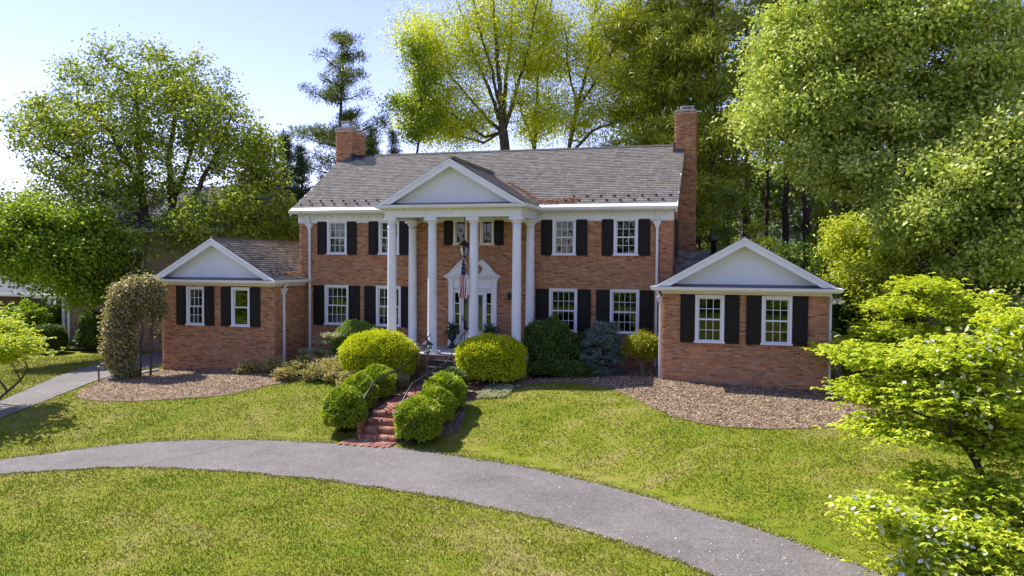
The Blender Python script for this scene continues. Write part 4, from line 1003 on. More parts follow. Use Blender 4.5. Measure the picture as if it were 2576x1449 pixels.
# ---------------------------------------------------------------- downspouts
def leader(x, y, z, o):
    o.add([(x-.13,y-.10,z+.16),(x+.13,y-.10,z+.16),(x+.13,y+.08,z+.16),(x-.13,y+.08,z+.16),(x-.13,y-.10,z+.11),(x+.13,y-.10,z+.11),(x+.13,y+.08,z+.11),(x-.13,y+.08,z+.11),
           (x-.105,y-.08,z+.08),(x+.105,y-.08,z+.08),(x+.105,y+.06,z+.08),(x-.105,y+.06,z+.08),(x-.04,y-.035,z-.08),(x+.04,y-.035,z-.08),(x+.04,y+.035,z-.08),(x-.04,y+.035,z-.08)],
          [(0,1,2,3)]+[(4*k+i, 4*k+(i+1)%4, 4*k+4+(i+1)%4, 4*k+4+i) for k in range(3) for i in range(4)]+[(12,15,14,13)])
def downspout(x, y, zt, zb, head, lab, out=(0, -1), start=None):
    g = MB(); g.bev(x-.04, x+.04, y-.035, y+.035, zb, head-.08, .012); leader(x, y, head, g)
    s0 = start or (x, y, zt)
    g.tube([s0, (x, y, head+.14)], .035, 8)
    for z in (zb+.4, (zb+head)/2): g.box(x-.055, x+.055, y-.042, y+.04, z, z+.03)
    o = hp(g, 'downspout', M['white']); o['label'] = lab
xs_l = W(779.5, 700, -.06)[0]; xs_r = W(1652, 700, -.06)[0]
downspout(xs_l, -.07, 4.95, -.75, 4.42, 'white downspout at the left end of the main front', start=(xs_l, -.18, 4.95))
downspout(xs_r, -.07, 4.95, -.5, 4.42, 'white downspout at the right end of the main front', start=(xs_r, -.18, 4.95))
yy = -1.62; downspout(.31, yy, 2.3, -.75, 1.96, 'white downspout on the side of the left wing', start=(.46, yy, 2.32))
downspout(14.13, -2.7, 2.3, -.4, 1.96, 'white downspout on the inner side of the right wing', start=(14.0, -2.7, 2.32))
g = MB(); g.bev(18.94, 19.02, -2.95, -2.88, -.5, 2.3, .01); g.tube([(18.98, -2.93, -.45), (19.02, -3.1, -.55), (19.12, -3.5, -.66)], .05, 8); hp(g, 'downspout', M['white'])
g = MB(); g.box(14.22, 15.0, -3.03, -3.005, -.5, -.43); hp(g, 'drain_strip', M['conc'])

# ---------------------------------------------------------------- link bricks and shingles
A = BRK
cand = [i for i in range(n_before, n_after) if abs(A[i][9]-.0966) < .002 and A[i][2] > -.55]
cand.sort(key=lambda i: A[i][2]); pick = set(cand[:300])
me = None
V, F = brick_arrays([(0, 0, 0, 1, 0, 0, 0, -1, 0, .0966, PZ/2-.0052)])
first = np_mesh('brick', V, F, M['brick']); me = first.data; ff = True
for i in sorted(pick):
    o = first if ff else bpy.data.objects.new('brick', me)
    if not ff: COL.objects.link(o)
    ff = False
    o.location = (A[i][0], A[i][1], A[i][2]); adopt(o, rwall)
rest = [A[i] for i in range(len(A)) if i not in pick]
V, F = brick_arrays(rest); o = np_mesh('brickwork', V, F, M['brick'], vals=np.repeat(rng.random(len(rest)), 5)); adopt(o, house); o['kind'] = 'stuff'
S = SHG['main']; order = sorted(range(len(S)), key=lambda i: (S[i][0][1] > -.1, abs(S[i][0][0]-12)))
mainlow = [i for i in range(len(S)) if abs(S[i][1][0]) > .5 and S[i][0][0] > 10.0 and S[i][0][0] < 14.2 and min(abs(S[i][4]-q/2+.003) for q in (.12, .16, .20, .24, .28)) < 1e-4]
pick = set(mainlow[:300])
meshes = {}
for i in sorted(pick):
    c, u, v, n, hw, t = S[i]; k = (round(hw, 3), t)
    if k not in meshes:
        V, F = shingle_arrays([(np.zeros(3), u, v, n, hw, t)]); o = np_mesh('shingle', V, F, M['shingle']); meshes[k] = o.data
    else: o = bpy.data.objects.new('shingle', meshes[k]); COL.objects.link(o)
    o.location = tuple(c); adopt(o, roof)
rest = [S[i] for i in range(len(S)) if i not in pick]
V, F = shingle_arrays(rest); o = np_mesh('shingle_courses', V, F, M['shingle'], vals=np.repeat(rng.random(len(rest)), 2)); adopt(o, house); o['kind'] = 'stuff'
V, F = shingle_arrays(SHG['wing']); o = np_mesh('shingle_courses', V, F, M['wshingle'], vals=np.repeat(rng.random(len(SHG['wing'])), 2)); adopt(o, house); o['kind'] = 'stuff'

# ---------------------------------------------------------------- foliage helpers
def leaves(name, P, size, mat, parent=None, up=.5, out=None, clumpval=None, asp=.5, droop=.3, needle=False, spread=1.0):
    """P (n,3) leaf bases; one bent four-cornered leaf each"""
    k = len(P)
    a = rng.normal(size=(k, 3)); a[:, 2] = a[:, 2]*.6-droop
    if out is not None: a = a*spread+out*1.2
    a = nrm(a)
    n = rng.normal(size=(k, 3))*.6; n[:, 2] += up*1.6
    if out is not None: n += out*.6
    b = nrm(np.cross(a, n)); n = np.cross(b, a)
    s = (size*rng.uniform(.65, 1.25, k))[:, None]; w = s*asp
    fold = n*s*.12
    V = np.stack([P, P+a*s*.5-b*w*.5+fold, P+a*s-n*s*.10, P+a*s*.5+b*w*.5+fold], 1).reshape(-1, 3)
    v = rng.random(k)*.62+(clumpval if clumpval is not None else rng.random(k))*.38
    return np_mesh(name, V, np.arange(4*k).reshape(-1, 4), mat, parent, vals=v)
def ell(n, c, r, shell=.35, flat=None):
    """points in an ellipsoid, denser towards its surface"""
    d = nrm(rng.normal(size=(n, 3))); q = rng.random(n)**shell
    return np.array(c)+d*q[:, None]*np.array(r)
class Tree:
    def __init__(s): s.p = []; s.par = []; s.fix = []
    def limb(s, pts, r0, r1, start=None, step=.5):
        """polyline of a stem; start = node index it grows from"""
        pts = [np.array(q, float) for q in pts]; prev = start; L_ = 0; tot = sum(np.linalg.norm(pts[i+1]-pts[i]) for i in range(len(pts)-1))
        if start is None: s.p.append(pts[0]); s.par.append(-1); s.fix.append(r0); prev = len(s.p)-1
        for i in range(len(pts)-1):
            n = max(1, int(np.linalg.norm(pts[i+1]-pts[i])/step))
            for j in range(1, n+1):
                q = pts[i]+(pts[i+1]-pts[i])*j/n; L_ += np.linalg.norm(pts[i+1]-pts[i])/n
                s.p.append(q+rng.normal(0, .03, 3)); s.par.append(prev); s.fix.append(r0+(r1-r0)*L_/tot); prev = len(s.p)-1
        return prev
    def near(s, q): return int(np.argmin(np.linalg.norm(np.array(s.p)-np.array(q), axis=1)))
    def grow(s, C, bias=.8, step=.9, wig=.12, tip=.012):
        base = np.array(s.p); d0 = np.min(np.linalg.norm(C[:, None]-base[None], axis=2), axis=1); s.nfix = len(s.p)
        for i in np.argsort(d0):
            c = C[i]; A_ = np.array(s.p); d = np.linalg.norm(A_-c, axis=1); pen = np.maximum(0, A_[:, 2]-c[2]+.3*d)*bias
            j = int(np.argmin(d+pen)); L_ = d[j]; n = max(1, int(L_/step)); q0 = A_[j]; prev = j
            for t in range(1, n+1):
                f = t/n; q = q0+(c-q0)*f; q[2] += -.12*L_*math.sin(math.pi*f)*.6
                if t < n: q = q+rng.normal(0, wig*step, 3)
                s.p.append(q); s.par.append(prev); s.fix.append(None); prev = len(s.p)-1
        n = len(s.p); load = np.zeros(n)
        ch = np.zeros(n)
        for i in range(n-1, -1, -1):
            if load[i] == 0: load[i] = 1
            if s.par[i] >= 0: load[s.par[i]] += load[i]
        s.r = np.array([s.fix[i] if s.fix[i] else tip*load[i]**.42 for i in range(n)])
        for i in range(s.nfix, n):
            j = s.par[i]
            if s.r[i] > s.r[j]*.9: s.r[i] = s.r[j]*.85
    def mesh(s, name, mat, parent, n=6):
        p = np.array(s.p); V = []; F = []; r = s.r; k = 0
        par = np.array(s.par); idx = np.where(par >= 0)[0]
        a = p[par[idx]]; b = p[idx]; d = nrm(b-a); ref = np.where(np.abs(d[:, :1]) < .8, np.array([[1., 0, 0]]), np.array([[0, 1., 0]]))
        u = nrm(np.cross(d, ref)); w = np.cross(d, u); ra = r[par[idx]]; rb = r[idx]
        ra = np.minimum(ra, rb*1.6)
        for k_ in range(n):
            t = 2*math.pi*k_/n; o = u*math.cos(t)+w*math.sin(t); V.append(np.stack([a-d*(ra[:, None]*.2)+o*ra[:, None], b+o*rb[:, None]], 1))
        V = np.stack(V, 2).reshape(-1, 3)       # edge, end, k
        m_ = len(idx); o = (np.arange(m_)*2*n)[:, None, None]
        q = np.array([[k_, (k_+1) % n, n+(k_+1) % n, n+k_] for k_ in range(n)])[None]
        return np_mesh(name, V, (q+o).reshape(-1, 4), mat, parent, smooth=True)
def twigs(C, rc, per, name, mat, parent, r=.006):
    k = len(C)*per; c = np.repeat(C, per, 0); e = c+rng.normal(size=(k, 3))*rc*.8; e[:, 2] += rc*.2
    d = nrm(e-c); u = nrm(np.cross(d, [0.3, .5, .8])); w = np.cross(d, u)
    V = np.stack([c+u*r, c+w*r, c-(u+w)*r*.7, e], 1).reshape(-1, 3); o = (np.arange(k)*4)[:, None, None]
    return np_mesh(name, V, (np.array([[0,1,3],[1,2,3],[2,0,3]])[None]+o).reshape(-1, 3), mat, parent)
def around(C, per, rc, flat=.7):
    k = len(C)*per; c = np.repeat(C, per, 0); return c+rng.normal(size=(k, 3))*np.array([rc, rc, rc*flat]), np.repeat(rng.random(len(C)), per)
def broad(name, label, cat, base, limbs, ells, leafmat, size, per, rc, bark='bark', group=None, tipr=.012, bias=.8, asp=.75, droop=.3, twig=2, step=.9, up=.5, cull=None, flat=.7, wig=.12, lobes=0, pull=.45):
    t = thing(name, label, cat, tuple(base), group)
    T = Tree(); ids = {}
    for i, (st, pts, r0, r1) in enumerate(limbs):
        start = None if st is None else T.near(st); T.limb(pts, r0, r1, start)
    C = np.concatenate([ell(n, c, r, sh) for c, r, n, sh in ells])
    if lobes:
        Lc = C[rng.choice(len(C), lobes, replace=False)]; j = np.argmin(np.linalg.norm(C[:, None]-Lc[None], axis=2), axis=1); C = C+(Lc[j]-C)*pull
    v = C-CAM; xp = (v@_Rt)/(v@_F)*FPX+1288; yp = 724.5-(v@_Ut)/(v@_F)*FPX
    C = C[(xp < 2760) & (xp > -160) & (yp > -170)]
    T.grow(C, bias, step=step, tip=tipr, wig=wig); adopt(T.mesh('trunk', M[bark], None), t)
    if twig: tw_ = twigs(C, rc, twig, 'twigs', M[bark], None); tw_['kind'] = 'stuff'; adopt(tw_, t)
    P, cv = around(C, per, rc, flat); P = P[:]
    cw_ = leaves('crown', P, size, M[leafmat], None, clumpval=cv, asp=asp, droop=droop, up=up); adopt(cw_, t)
    return t, C
def gnd(x, y, dz=0): return (x, y, float(H(x, y))+dz)

# ---------------------------------------------------------------- shrubs
def dome(name, label, cx, cy, rx, ry, h, mat, n, size, ex=2.4, group=None, lump=.05, cat='shrub', asp=.55, zoff=0., core=True, up=.35, skirt=.12, spread=1., inner=.86):
    """clipped shrub: leaves over a super-ellipsoid body, solid core coloured as the shade inside"""
    z0 = float(H(cx, cy))+zoff; t = thing(name, label, cat, (cx, cy, z0), group)
    d = nrm(rng.normal(size=(n, 3))); d[:, 2] = np.where(d[:, 2] < -.55, -d[:, 2]*.3, d[:, 2])
    d = nrm(d); hz = h/2*(1+skirt)
    k = (np.abs(d[:, 0])**ex+np.abs(d[:, 1])**ex+np.abs(d[:, 2])**ex)**(-1/ex)
    q = d*k[:, None]; ph = rng.random(6)*6
    bump = 1+lump*(np.sin(q[:, 0]*5+ph[0])*np.sin(q[:, 1]*5+ph[1])+np.sin(q[:, 2]*6+ph[2])*.7+np.sin(q[:, 0]*11+ph[3])*np.cos(q[:, 2]*10+ph[4])*.6)
    dep = 1-np.abs(rng.normal(0, .05, n))+(rng.random(n)<.14)*rng.uniform(0, .085, n)
    P = np.array([cx, cy, z0+h/2-.02])+q*np.array([rx, ry, hz])*(bump*dep)[:, None]
    out = nrm(d/np.array([rx, ry, hz]))
    P -= out*size*.5
    keep = P[:, 2] > z0-.05; P = P[keep]; out = out[keep]
    cv = (.5+.5*np.sin(P[:, 0]*9+P[:, 1]*7)*np.sin(P[:, 2]*9))
    adopt(leaves('foliage', P, size, M[mat], None, out=out, asp=asp, droop=-.1, clumpval=cv, up=up, spread=spread), t)
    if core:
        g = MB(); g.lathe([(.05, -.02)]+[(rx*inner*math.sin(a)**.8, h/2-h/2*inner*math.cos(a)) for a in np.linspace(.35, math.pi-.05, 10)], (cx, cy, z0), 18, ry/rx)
        adopt(g.build('dark_core', M['core']), t)  # solid filler, shade between the leaves is put into its dark colour
    return t
dome('clipped_yew', 'big golden-yellow clipped yew mound left of the front steps', 4.98, -3.38, 1.27, .98, 1.62, 'yew', 25000, .068, 2.5, 'golden clipped yews beside the steps', .03)
dome('clipped_yew', 'big golden-yellow clipped yew mound right of the front steps', 8.83, -3.2, 1.10, .86, 1.52, 'yew', 21000, .068, 2.6, 'golden clipped yews beside the steps', .025)
bx = 'round boxwoods lining the brick steps'
for cx, cy, r, h, l in ((5.82, -7.35, .60, 1.22, 'lowest boxwood ball left of the steps, at the drive edge'), (5.72, -6.3, .55, 1.15, 'middle boxwood ball left of the brick path'), (5.78, -5.2, .58, 1.05, 'upper boxwood ball left of the path, below the yew'),
                        (8.16, -7.62, .64, 1.24, 'large lowest boxwood ball right of the steps, casting shade on the lawn'), (8.25, -6.72, .56, 1.10, 'second boxwood ball up on the right of the path'), (8.22, -5.78, .60, 1.10, 'third boxwood ball on the right, behind the lamp post')):
    dome('boxwood', l, cx, cy, r, r*.97, h, 'box', 11500, .066, 2.05, bx, .06)
dome('boxwood', 'small dark green shrub at the top right of the brick path', 8.0, -4.55, .50, .45, .85, 'dark', 8000, .05, 2.1, None, .06)
dome('azalea', 'low dull green azalea behind the left handrail', 5.95, -4.15, .42, .35, .55, 'holly', 5000, .045, 2.1, None, .08)
dome('rounded_shrub', 'light green rounded shrub behind the left yew', 3.0, -1.1, .98, .8, 1.78, 'shrubg', 17000, .065, 2.0, None, .07)
dome('dark_yew', 'dark green bushy yew under the right ground-floor window', 10.35, -1.35, 1.02, .95, 1.72, 'dark', 20000, .075, 2.1, None, .10)
dome('dark_yew', 'dark green spreading yew between the blue spruce and the wall', 11.75, -.75, .75, .55, 1.35, 'dark', 9000, .07, 2.1, None, .11)
dome('dark_groundcover', 'low dark shrub at the foot of the right-hand yews', 10.9, -2.3, 1.3, .38, .55, 'dark', 9000, .06, 2.1, None, .12, up=.5)
# layered shrubs
def tiers(name, label, cat, cx, cy, tiers_, mat, size, per, stemr=.02, bark='stem'):
    z0 = float(H(cx, cy)); t = thing(name, label, cat, (cx, cy, z0)); T = Tree()
    T.limb([(cx, cy, z0-.05), (cx+.03, cy, z0+.25), (cx, cy, z0+max(q[2] for q in tiers_)*.8)], stemr*1.6, stemr*.5)
    C = []
    for (dx, dy, dz, rx, ry, rz, n) in tiers_: C.append(ell(n, (cx+dx, cy+dy, z0+dz), (rx, ry, rz), .6))
    C = np.concatenate(C); T.grow(C, .6, .25, .06, .004); adopt(T.mesh('stems', M[bark], None, 5), t)
    P, cv = around(C, per, .055, .45); adopt(leaves('foliage', P, size, M[mat], None, clumpval=cv, asp=.45, droop=-.05, up=.8), t)
    return t
tiers('layered_shrub', 'pale variegated shrub with layered branches by the left downspout', 'shrub', 2.0, -1.85,
      [(.35, 0, 1.28, .50, .35, .10, 70), (.1, -.1, 1.05, .4, .3, .06, 30), (-.2, -.1, .72, .62, .4, .10, 90), (.2, 0, .5, .55, .4, .12, 80), (-.75, 0, .70, .3, .1, .04, 16), (.1, 0, .22, .4, .3, .15, 50)], 'pale', .055, 30)
def conifer_shrub(name, label, cx, cy, r, h, mat, n, size, lean=0):
    z0 = float(H(cx, cy)); t = thing(name, label, 'shrub', (cx, cy, z0)); T = Tree(); T.limb([(cx, cy, z0-.05), (cx+lean*.5, cy, z0+h*.5), (cx+lean, cy, z0+h)], .04, .01)
    k = n; zz = rng.random(k)**.8; th = rng.random(k)*6.28; rr = r*(1-zz**2.2*.6)*(.55+.45*rng.random(k)**.5)*(1+.16*np.sin(zz*30+th*1.0))
    C = np.c_[cx+lean*zz+np.cos(th)*rr, cy+np.sin(th)*rr, z0+.08+zz*h*.93]; T.grow(C, .3, .3, .05, .004); adopt(T.mesh('stems', M['pbark'], None, 4), t)
    P, cv = around(C, 46, .065, .35); adopt(leaves('foliage', P, size, M[mat], None, clumpval=cv, asp=.28, droop=0, up=.9), t)
conifer_shrub('blue_spruce', 'low blue-grey spruce in front of the right windows', 12.18, -1.75, .72, 1.75, 'bluesp', 420, .075, .1)
t, C = broad('yellow_shrub', 'yellow-green shrub on bare pale stems beside the right wing', 'shrub', gnd(13.55, -2.1), [(None, [gnd(13.55, -2.1, -.05), gnd(13.5, -2.1, .3), gnd(13.4, -2.15, .6)], .035, .02), (gnd(13.55, -2.1, .05), [gnd(13.56, -2.1, .05), gnd(13.7, -2.1, .35), gnd(13.82, -2.15, .7)], .03, .015), (gnd(13.55, -2.1, .05), [gnd(13.55, -2.1, .05), gnd(13.55, -2.2, .5)], .03, .015)],
      [(gnd(13.55, -2.1, .98), (.52, .45, .36), 90, .45), (gnd(13.25, -2.1, .85), (.35, .35, .22), 25, .5), (gnd(13.78, -2.15, .95), (.26, .35, .42), 30, .5)], 'box', .06, 110, .10, bark='stem', step=.2, tipr=.004, asp=.5, twig=1)
M['yellowg'] = None; L('yellowg', (.09, .17, .010), (.22, .31, .014), (.36, .42, .02), (.48, .44, .04), trans=.4, clump=3)
for ch in t.children:
    if ch.name.startswith('crown'): ch.data.materials[0] = M['yellowg']; ch.name = 'foliage'
    if ch.name.startswith('trunk'): ch.name = 'stems'
# holly grown into an arch at the corner of the left wing
t = thing('arching_holly', 'tall brown-green clipped holly arching over to the left wing corner', 'shrub', gnd(-4.9, -3.9)); T = Tree(); hx = -4.75
def G(x, y, dz): return gnd(x, y, dz)
for px_, y_, pt_ in ((352, -3.8, 362), (378, -3.5, 385), (312, -3.95, 322)):
    q_ = W(px_, 900, y_); T.limb([G(float(q_[0]), y_, -.05), tuple(W((px_+pt_)/2, 830, y_)), tuple(W(pt_, 755, y_))], .045, .03)
def HP(px, py, y): return tuple(W(px, py, y))
hs_ = pxm(330, 800, -3.9)
C = np.concatenate([ell(420, HP(302, 850, -3.95), (36*hs_, .5, 98*hs_), .4), ell(260, HP(330, 752, -3.8), (50*hs_, .55, 56*hs_), .4), ell(150, HP(372, 738, -3.5), (34*hs_, .5, 40*hs_), .4), ell(60, HP(394, 775, -3.2), (12*hs_, .35, 60*hs_), .4), ell(60, HP(318, 935, -3.9), (24*hs_, .3, 18*hs_), .5)])
T.grow(C, .3, .35, .08, .005); adopt(T.mesh('stems', M['bark'], None, 5), t); P, cv = around(C, 40, .11, .9); adopt(leaves('foliage', P, .115, M['holly'], None, clumpval=cv, asp=.55, droop=.1), t)
tw_ = twigs(C[:400], .22, 1, 'twigs', M['stem'], None, .006); tw_['kind'] = 'stuff'; adopt(tw_, t)
# nandina row: each plant a thing
for i, (px, py, w, hh) in enumerate(((625, 942, .35, .30), (690, 935, .42, .42), (715, 958, .36, .30), (745, 945, .4, .42), (770, 925, .42, .5), (790, 955, .42, .42), (815, 940, .42, .5), (845, 958, .45, .55), (850, 930, .38, .5), (868, 975, .36, .42))):
    y = np.interp(py, [920, 980], [-2.3, -4.7]); p = W(px, py+12, y); cx = float(p[0]); z0 = float(H(cx, y))
    t = thing('nandina', ['low shrub with orange and cream young leaves, %s' % s for s in ('leftmost of the row on the mulch', 'by the left wing corner', 'at the lawn edge below the wing corner', 'mid-row under the wing corner', 'under the left-wing downspout', 'in the middle of the lawn edge', 'below the pale layered shrub', 'against the yew, front', 'against the yew, back', 'at the lawn corner by the yew')][i], 'shrub', (cx, y, z0), 'low colourful shrubs left of the yew')
    C = ell(60, (cx, y, z0+hh*.6), (w*1.15, w*.9, hh*.75), .5); T = Tree(); T.limb([(cx, y, z0-.03), (cx, y, z0+hh*.4)], .012, .008); T.grow(C, .3, .2, .05, .003); adopt(T.mesh('stems', M['bark'], None, 4), t)
    P, cv = around(C, 20, .07, .6); adopt(leaves('foliage', P, .095, M['nandina'], None, clumpval=cv, asp=.5, droop=-.2), t)
# ground cover beside the right boxwoods
P = np.c_[rng.uniform(8.9, 9.9, 5000), rng.uniform(-4.9, -3.6, 5000)]; P = P[((P[:, 0]-9.1)/.75)**2+((P[:, 1]+4.4)/.9)**2 < 1]
tag(leaves('creeping_juniper', np.c_[P, H(P[:, 0], P[:, 1])+rng.uniform(0, .10, len(P))], .07, M['pale'], asp=.3, up=.8), 'creeping grey-green ground cover between yew and lawn', 'ground cover', kind='stuff')

# ---------------------------------------------------------------- trees
def P3(px, py, y): return tuple(W(px, py, y))
# big maple left
my = 6.0; s = pxm(350, 400, my)
b = P3(388, 880, my); B0 = (b[0], my, float(H(b[0], my)))
lim = [(None, [B0, P3(384, 740, my), P3(382, 660, my)], .42, .34),
       (P3(382, 660, my), [P3(382, 660, my), P3(366, 590, my-.3), P3(357, 490, my-.5), P3(352, 400, my-.6), P3(345, 290, my-.6), P3(340, 190, my-.6)], .27, .05),
       (P3(357, 490, my-.5), [P3(357, 490, my-.5), P3(322, 410, my-1.2), P3(280, 340, my-1.6), P3(215, 260, my-1.8)], .16, .04),
       (P3(357, 490, my-.5), [P3(357, 490, my-.5), P3(290, 455, my-1.5), P3(200, 420, my-2.2), P3(110, 370, my-2.4)], .13, .03),
       (P3(382, 660, my), [P3(384, 665, my), P3(420, 600, my+.6), P3(432, 520, my+.8), P3(428, 400, my+.9), P3(440, 280, my+.9), P3(450, 180, my+.8)], .25, .05),
       (P3(432, 520, my+.8), [P3(432, 520, my+.8), P3(470, 420, my+1.4), P3(500, 320, my+1.8), P3(515, 220, my+2)], .13, .03),
       (P3(384, 665, my), [P3(400, 660, my), P3(462, 560, my-.4), P3(500, 470, my-.8), P3(548, 380, my-1), P3(585, 290, my-1)], .22, .04),
       (P3(462, 560, my-.4), [P3(462, 560, my-.4), P3(530, 520, my-1.5), P3(610, 500, my-2.5), P3(680, 500, my-3)], .11, .03),
       (P3(384, 740, my), [P3(384, 740, my), P3(300, 700, my-2.5), P3(215, 640, my-4.5), P3(120, 610, my-6)], .13, .03),
       (P3(384, 740, my), [P3(388, 740, my), P3(330, 690, my-1.5), P3(250, 590, my-2.5)], .10, .03)]
e = lambda px, py, y, rx, rz, ry, n, sh=.4: (P3(px, py, y), (rx*s, ry, rz*s), n, sh)
broad('maple_tree', 'tall spreading maple with thin yellow-green spring foliage left of the house', 'tree', B0, lim,
      [e(335, 330, my, 265, 195, 4.6, 330, .5), e(150, 340, my-1, 105, 105, 3, 75), e(500, 260, my, 95, 120, 3, 70), e(360, 190, my, 130, 90, 3, 60), e(560, 380, my-1, 80, 120, 3, 60),
       e(600, 540, my-2, 110, 85, 3, 90), e(480, 590, my-1, 120, 70, 3, 70), e(250, 480, my-2, 150, 90, 3, 110), e(90, 330, my, 55, 50, 2, 16), e(200, 190, my, 50, 55, 2, 14)],
      'maple', .15, 60, .36, tipr=.016, asp=.85, twig=5, bias=1.1, step=.8, lobes=300, pull=.35)
broad('maple_tree', 'lower bright green maple boughs in front of the neighbouring house', 'tree', gnd(-12.0, 3.2), [(None, [gnd(-12.0, 3.2, -.05), P3(345, 760, 2.6), P3(270, 745, 1.8), P3(210, 700, 1), P3(150, 640, .5)], .17, .06), (P3(345, 760, 2.6), [P3(345, 760, 2.6), P3(300, 640, 2), P3(240, 560, 2)], .12, .04)],
      [e(150, 630, 1, 140, 105, 2.6, 260, .5), e(50, 610, 0, 90, 80, 2.2, 110), e(245, 660, 2, 95, 80, 2.4, 120), e(270, 735, 2, 90, 36, 2, 60), e(130, 545, 1, 110, 50, 2, 60), e(300, 700, 3, 60, 50, 2, 30)],
      'mapleg', .15, 84, .37, asp=.85, twig=2, lobes=110, pull=.45, flat=.55)
# right of the maple, behind the wing
broad('maple_tree', 'smaller olive-green tree behind the left wing roof', 'tree', gnd(-8.8, 9), [(None, [gnd(-8.8, 9, -.05), P3(640, 600, 9), P3(660, 420, 9), P3(655, 330, 9)], .22, .04)],
      [e(650, 430, 9, 45, 120, 1.6, 80), e(640, 545, 9, 80, 65, 2.2, 100), e(560, 600, 8, 60, 40, 2, 50), e(720, 590, 8, 40, 40, 1.5, 30)], 'maple', .17, 80, .42, asp=.85, twig=2)

def conifer(name, label, base, top, prof, mat, seed=1, dens=1.0, size=.26, bough=.5, group=None, lift=.15, tr=.25, per=26, rc=.26, asp=.10, bark='pbark'):
    """whorls of boughs; prof: (height fraction, left reach, right reach, y reach)"""
    r = np.random.default_rng(seed); base = np.array(base, float); top = np.array(top, float); hgt = top[2]-base[2]
    t = thing(name, label, 'tree', tuple(base), group); T = Tree(); T.limb([base, base+(top-base)*.5+r.normal(0, .1, 3)*[1, 1, 0], top], tr, .03, None, .5)
    pf = np.array(prof); f = pf[0, 0]; C = []; cv = []; BV = []; BF = []
    tube = MB()
    while f < 1:
        k = max(3, int(6*dens)) if f < .93 else 4
        for _ in range(k):
            th = r.uniform(0, 6.283); ff = f+r.uniform(-.012, .012); c0 = base+(top-base)*min(ff, .995)
            lx = np.interp(ff, pf[:, 0], pf[:, 2 if math.cos(th) > 0 else 1]); ly = np.interp(ff, pf[:, 0], pf[:, 3]); L_ = r.uniform(.55, 1.08)
            dx, dy = math.cos(th)*lx*L_, math.sin(th)*ly*L_; ln = math.hypot(dx, dy)
            end = c0+np.array([dx, dy, ln*lift+r.normal(0, .1)]); mid = (c0+end)/2-np.array([0, 0, ln*.06])
            tube.tube([c0, mid, end], [tr*.22*(1-ff*.6)+.01, tr*.12+.008, .008], 5, False)
            n = max(2, int(ln/bough)*2)
            for q in np.linspace(.32, 1.0, n):
                w_ = (1-abs(q-.6))*ln*.18+.1
                for _ in range(3): C.append(c0*(1-q)**1+end*q+np.array([*r.normal(0, w_, 2), r.normal(0, .10)-.0])); 
        f += bough*.9/hgt*r.uniform(.8, 1.5)
    C = np.array(C); T.grow(C[:1], .3); adopt(T.mesh('trunk', M[bark], None, 8), t); bo_ = tube.build('boughs', M[bark], recalc=False); bo_['kind'] = 'stuff'; adopt(bo_, t)
    k = len(C)*per; c = np.repeat(C, per, 0); d = nrm(rng.normal(size=(k, 3))+[0, 0, .35]); P = c+d*rng.random((k, 1))*rc*np.array([1, 1, .6])
    adopt(leaves('needles', P, size, M[mat], None, out=d, asp=asp, droop=0, clumpval=np.repeat(rng.random(len(C)), per), spread=.5), t)
    return t
u = pxm(855, 300, 16)
conifer('pine_tree', 'tall open white pine behind the left chimney, standing against the sky', gnd(W(850, 600, 16)[0], 16), W(862, 88, 16),
        [(.30, 105*u, 120*u, 2.6), (.42, 110*u, 105*u, 2.6), (.50, 95*u, 90*u, 2.3), (.60, 125*u, 105*u, 2.3), (.66, 128*u, 120*u, 2.2), (.70, 60*u, 50*u, 1.6), (.76, 110*u, 75*u, 1.8), (.86, 85*u, 62*u, 1.6), (.93, 70*u, 45*u, 1.4), (1, 35*u, 25*u, .5)],
        'pine', 4, .75, .26, .8, tr=.28, per=68, rc=.46, lift=.30, asp=.15)
u = pxm(720, 420, 13)
for px, pt, w, l, sd in ((712, 322, 62, 'dark spruce spire left of the pine', 2), (757, 372, 62, 'broad dark spruce between the maple and the pine', 3), (815, 440, 52, 'dark spruce just left of the chimney', 5)):
    conifer('spruce_tree', l, gnd(W(px, 600, 13)[0], 13), W(px, pt, 13), [(.15, w*u*1.2, w*u*1.2, 1.4), (.5, w*u, w*u, 1.2), (.8, w*u*.55, w*u*.55, .7), (1, .1, .1, .1)], 'spruce', sd, 1.4, .16, .42, 'dark spruces behind the left wing', -.12, .16, 34, .26, .2)
u = pxm(990, 360, 17)
conifer('spruce_tree', 'small dark spruce tip showing over the roof ridge', gnd(W(990, 500, 17)[0], 17), W(988, 335, 17), [(.2, 50*u, 50*u, 1.2), (.6, 42*u, 42*u, 1), (.85, 25*u, 25*u, .5), (1, .1, .1, .1)], 'spruce', 8, 1.2, .2, .5, None, .05, .14, 26, .28, .13)
conifer('spruce_tree', 'dark evergreen low behind the ridge right of the left chimney', gnd(W(925, 500, 15)[0], 15), W(935, 320, 15), [(.2, 50*u, 50*u, 1.2), (.7, 42*u, 38*u, 1), (.9, 25*u, 25*u, .5), (1, .1, .1, .1)], 'pine', 9, 1.2, .2, .5, None, .05, .14, 36, .28, .13)

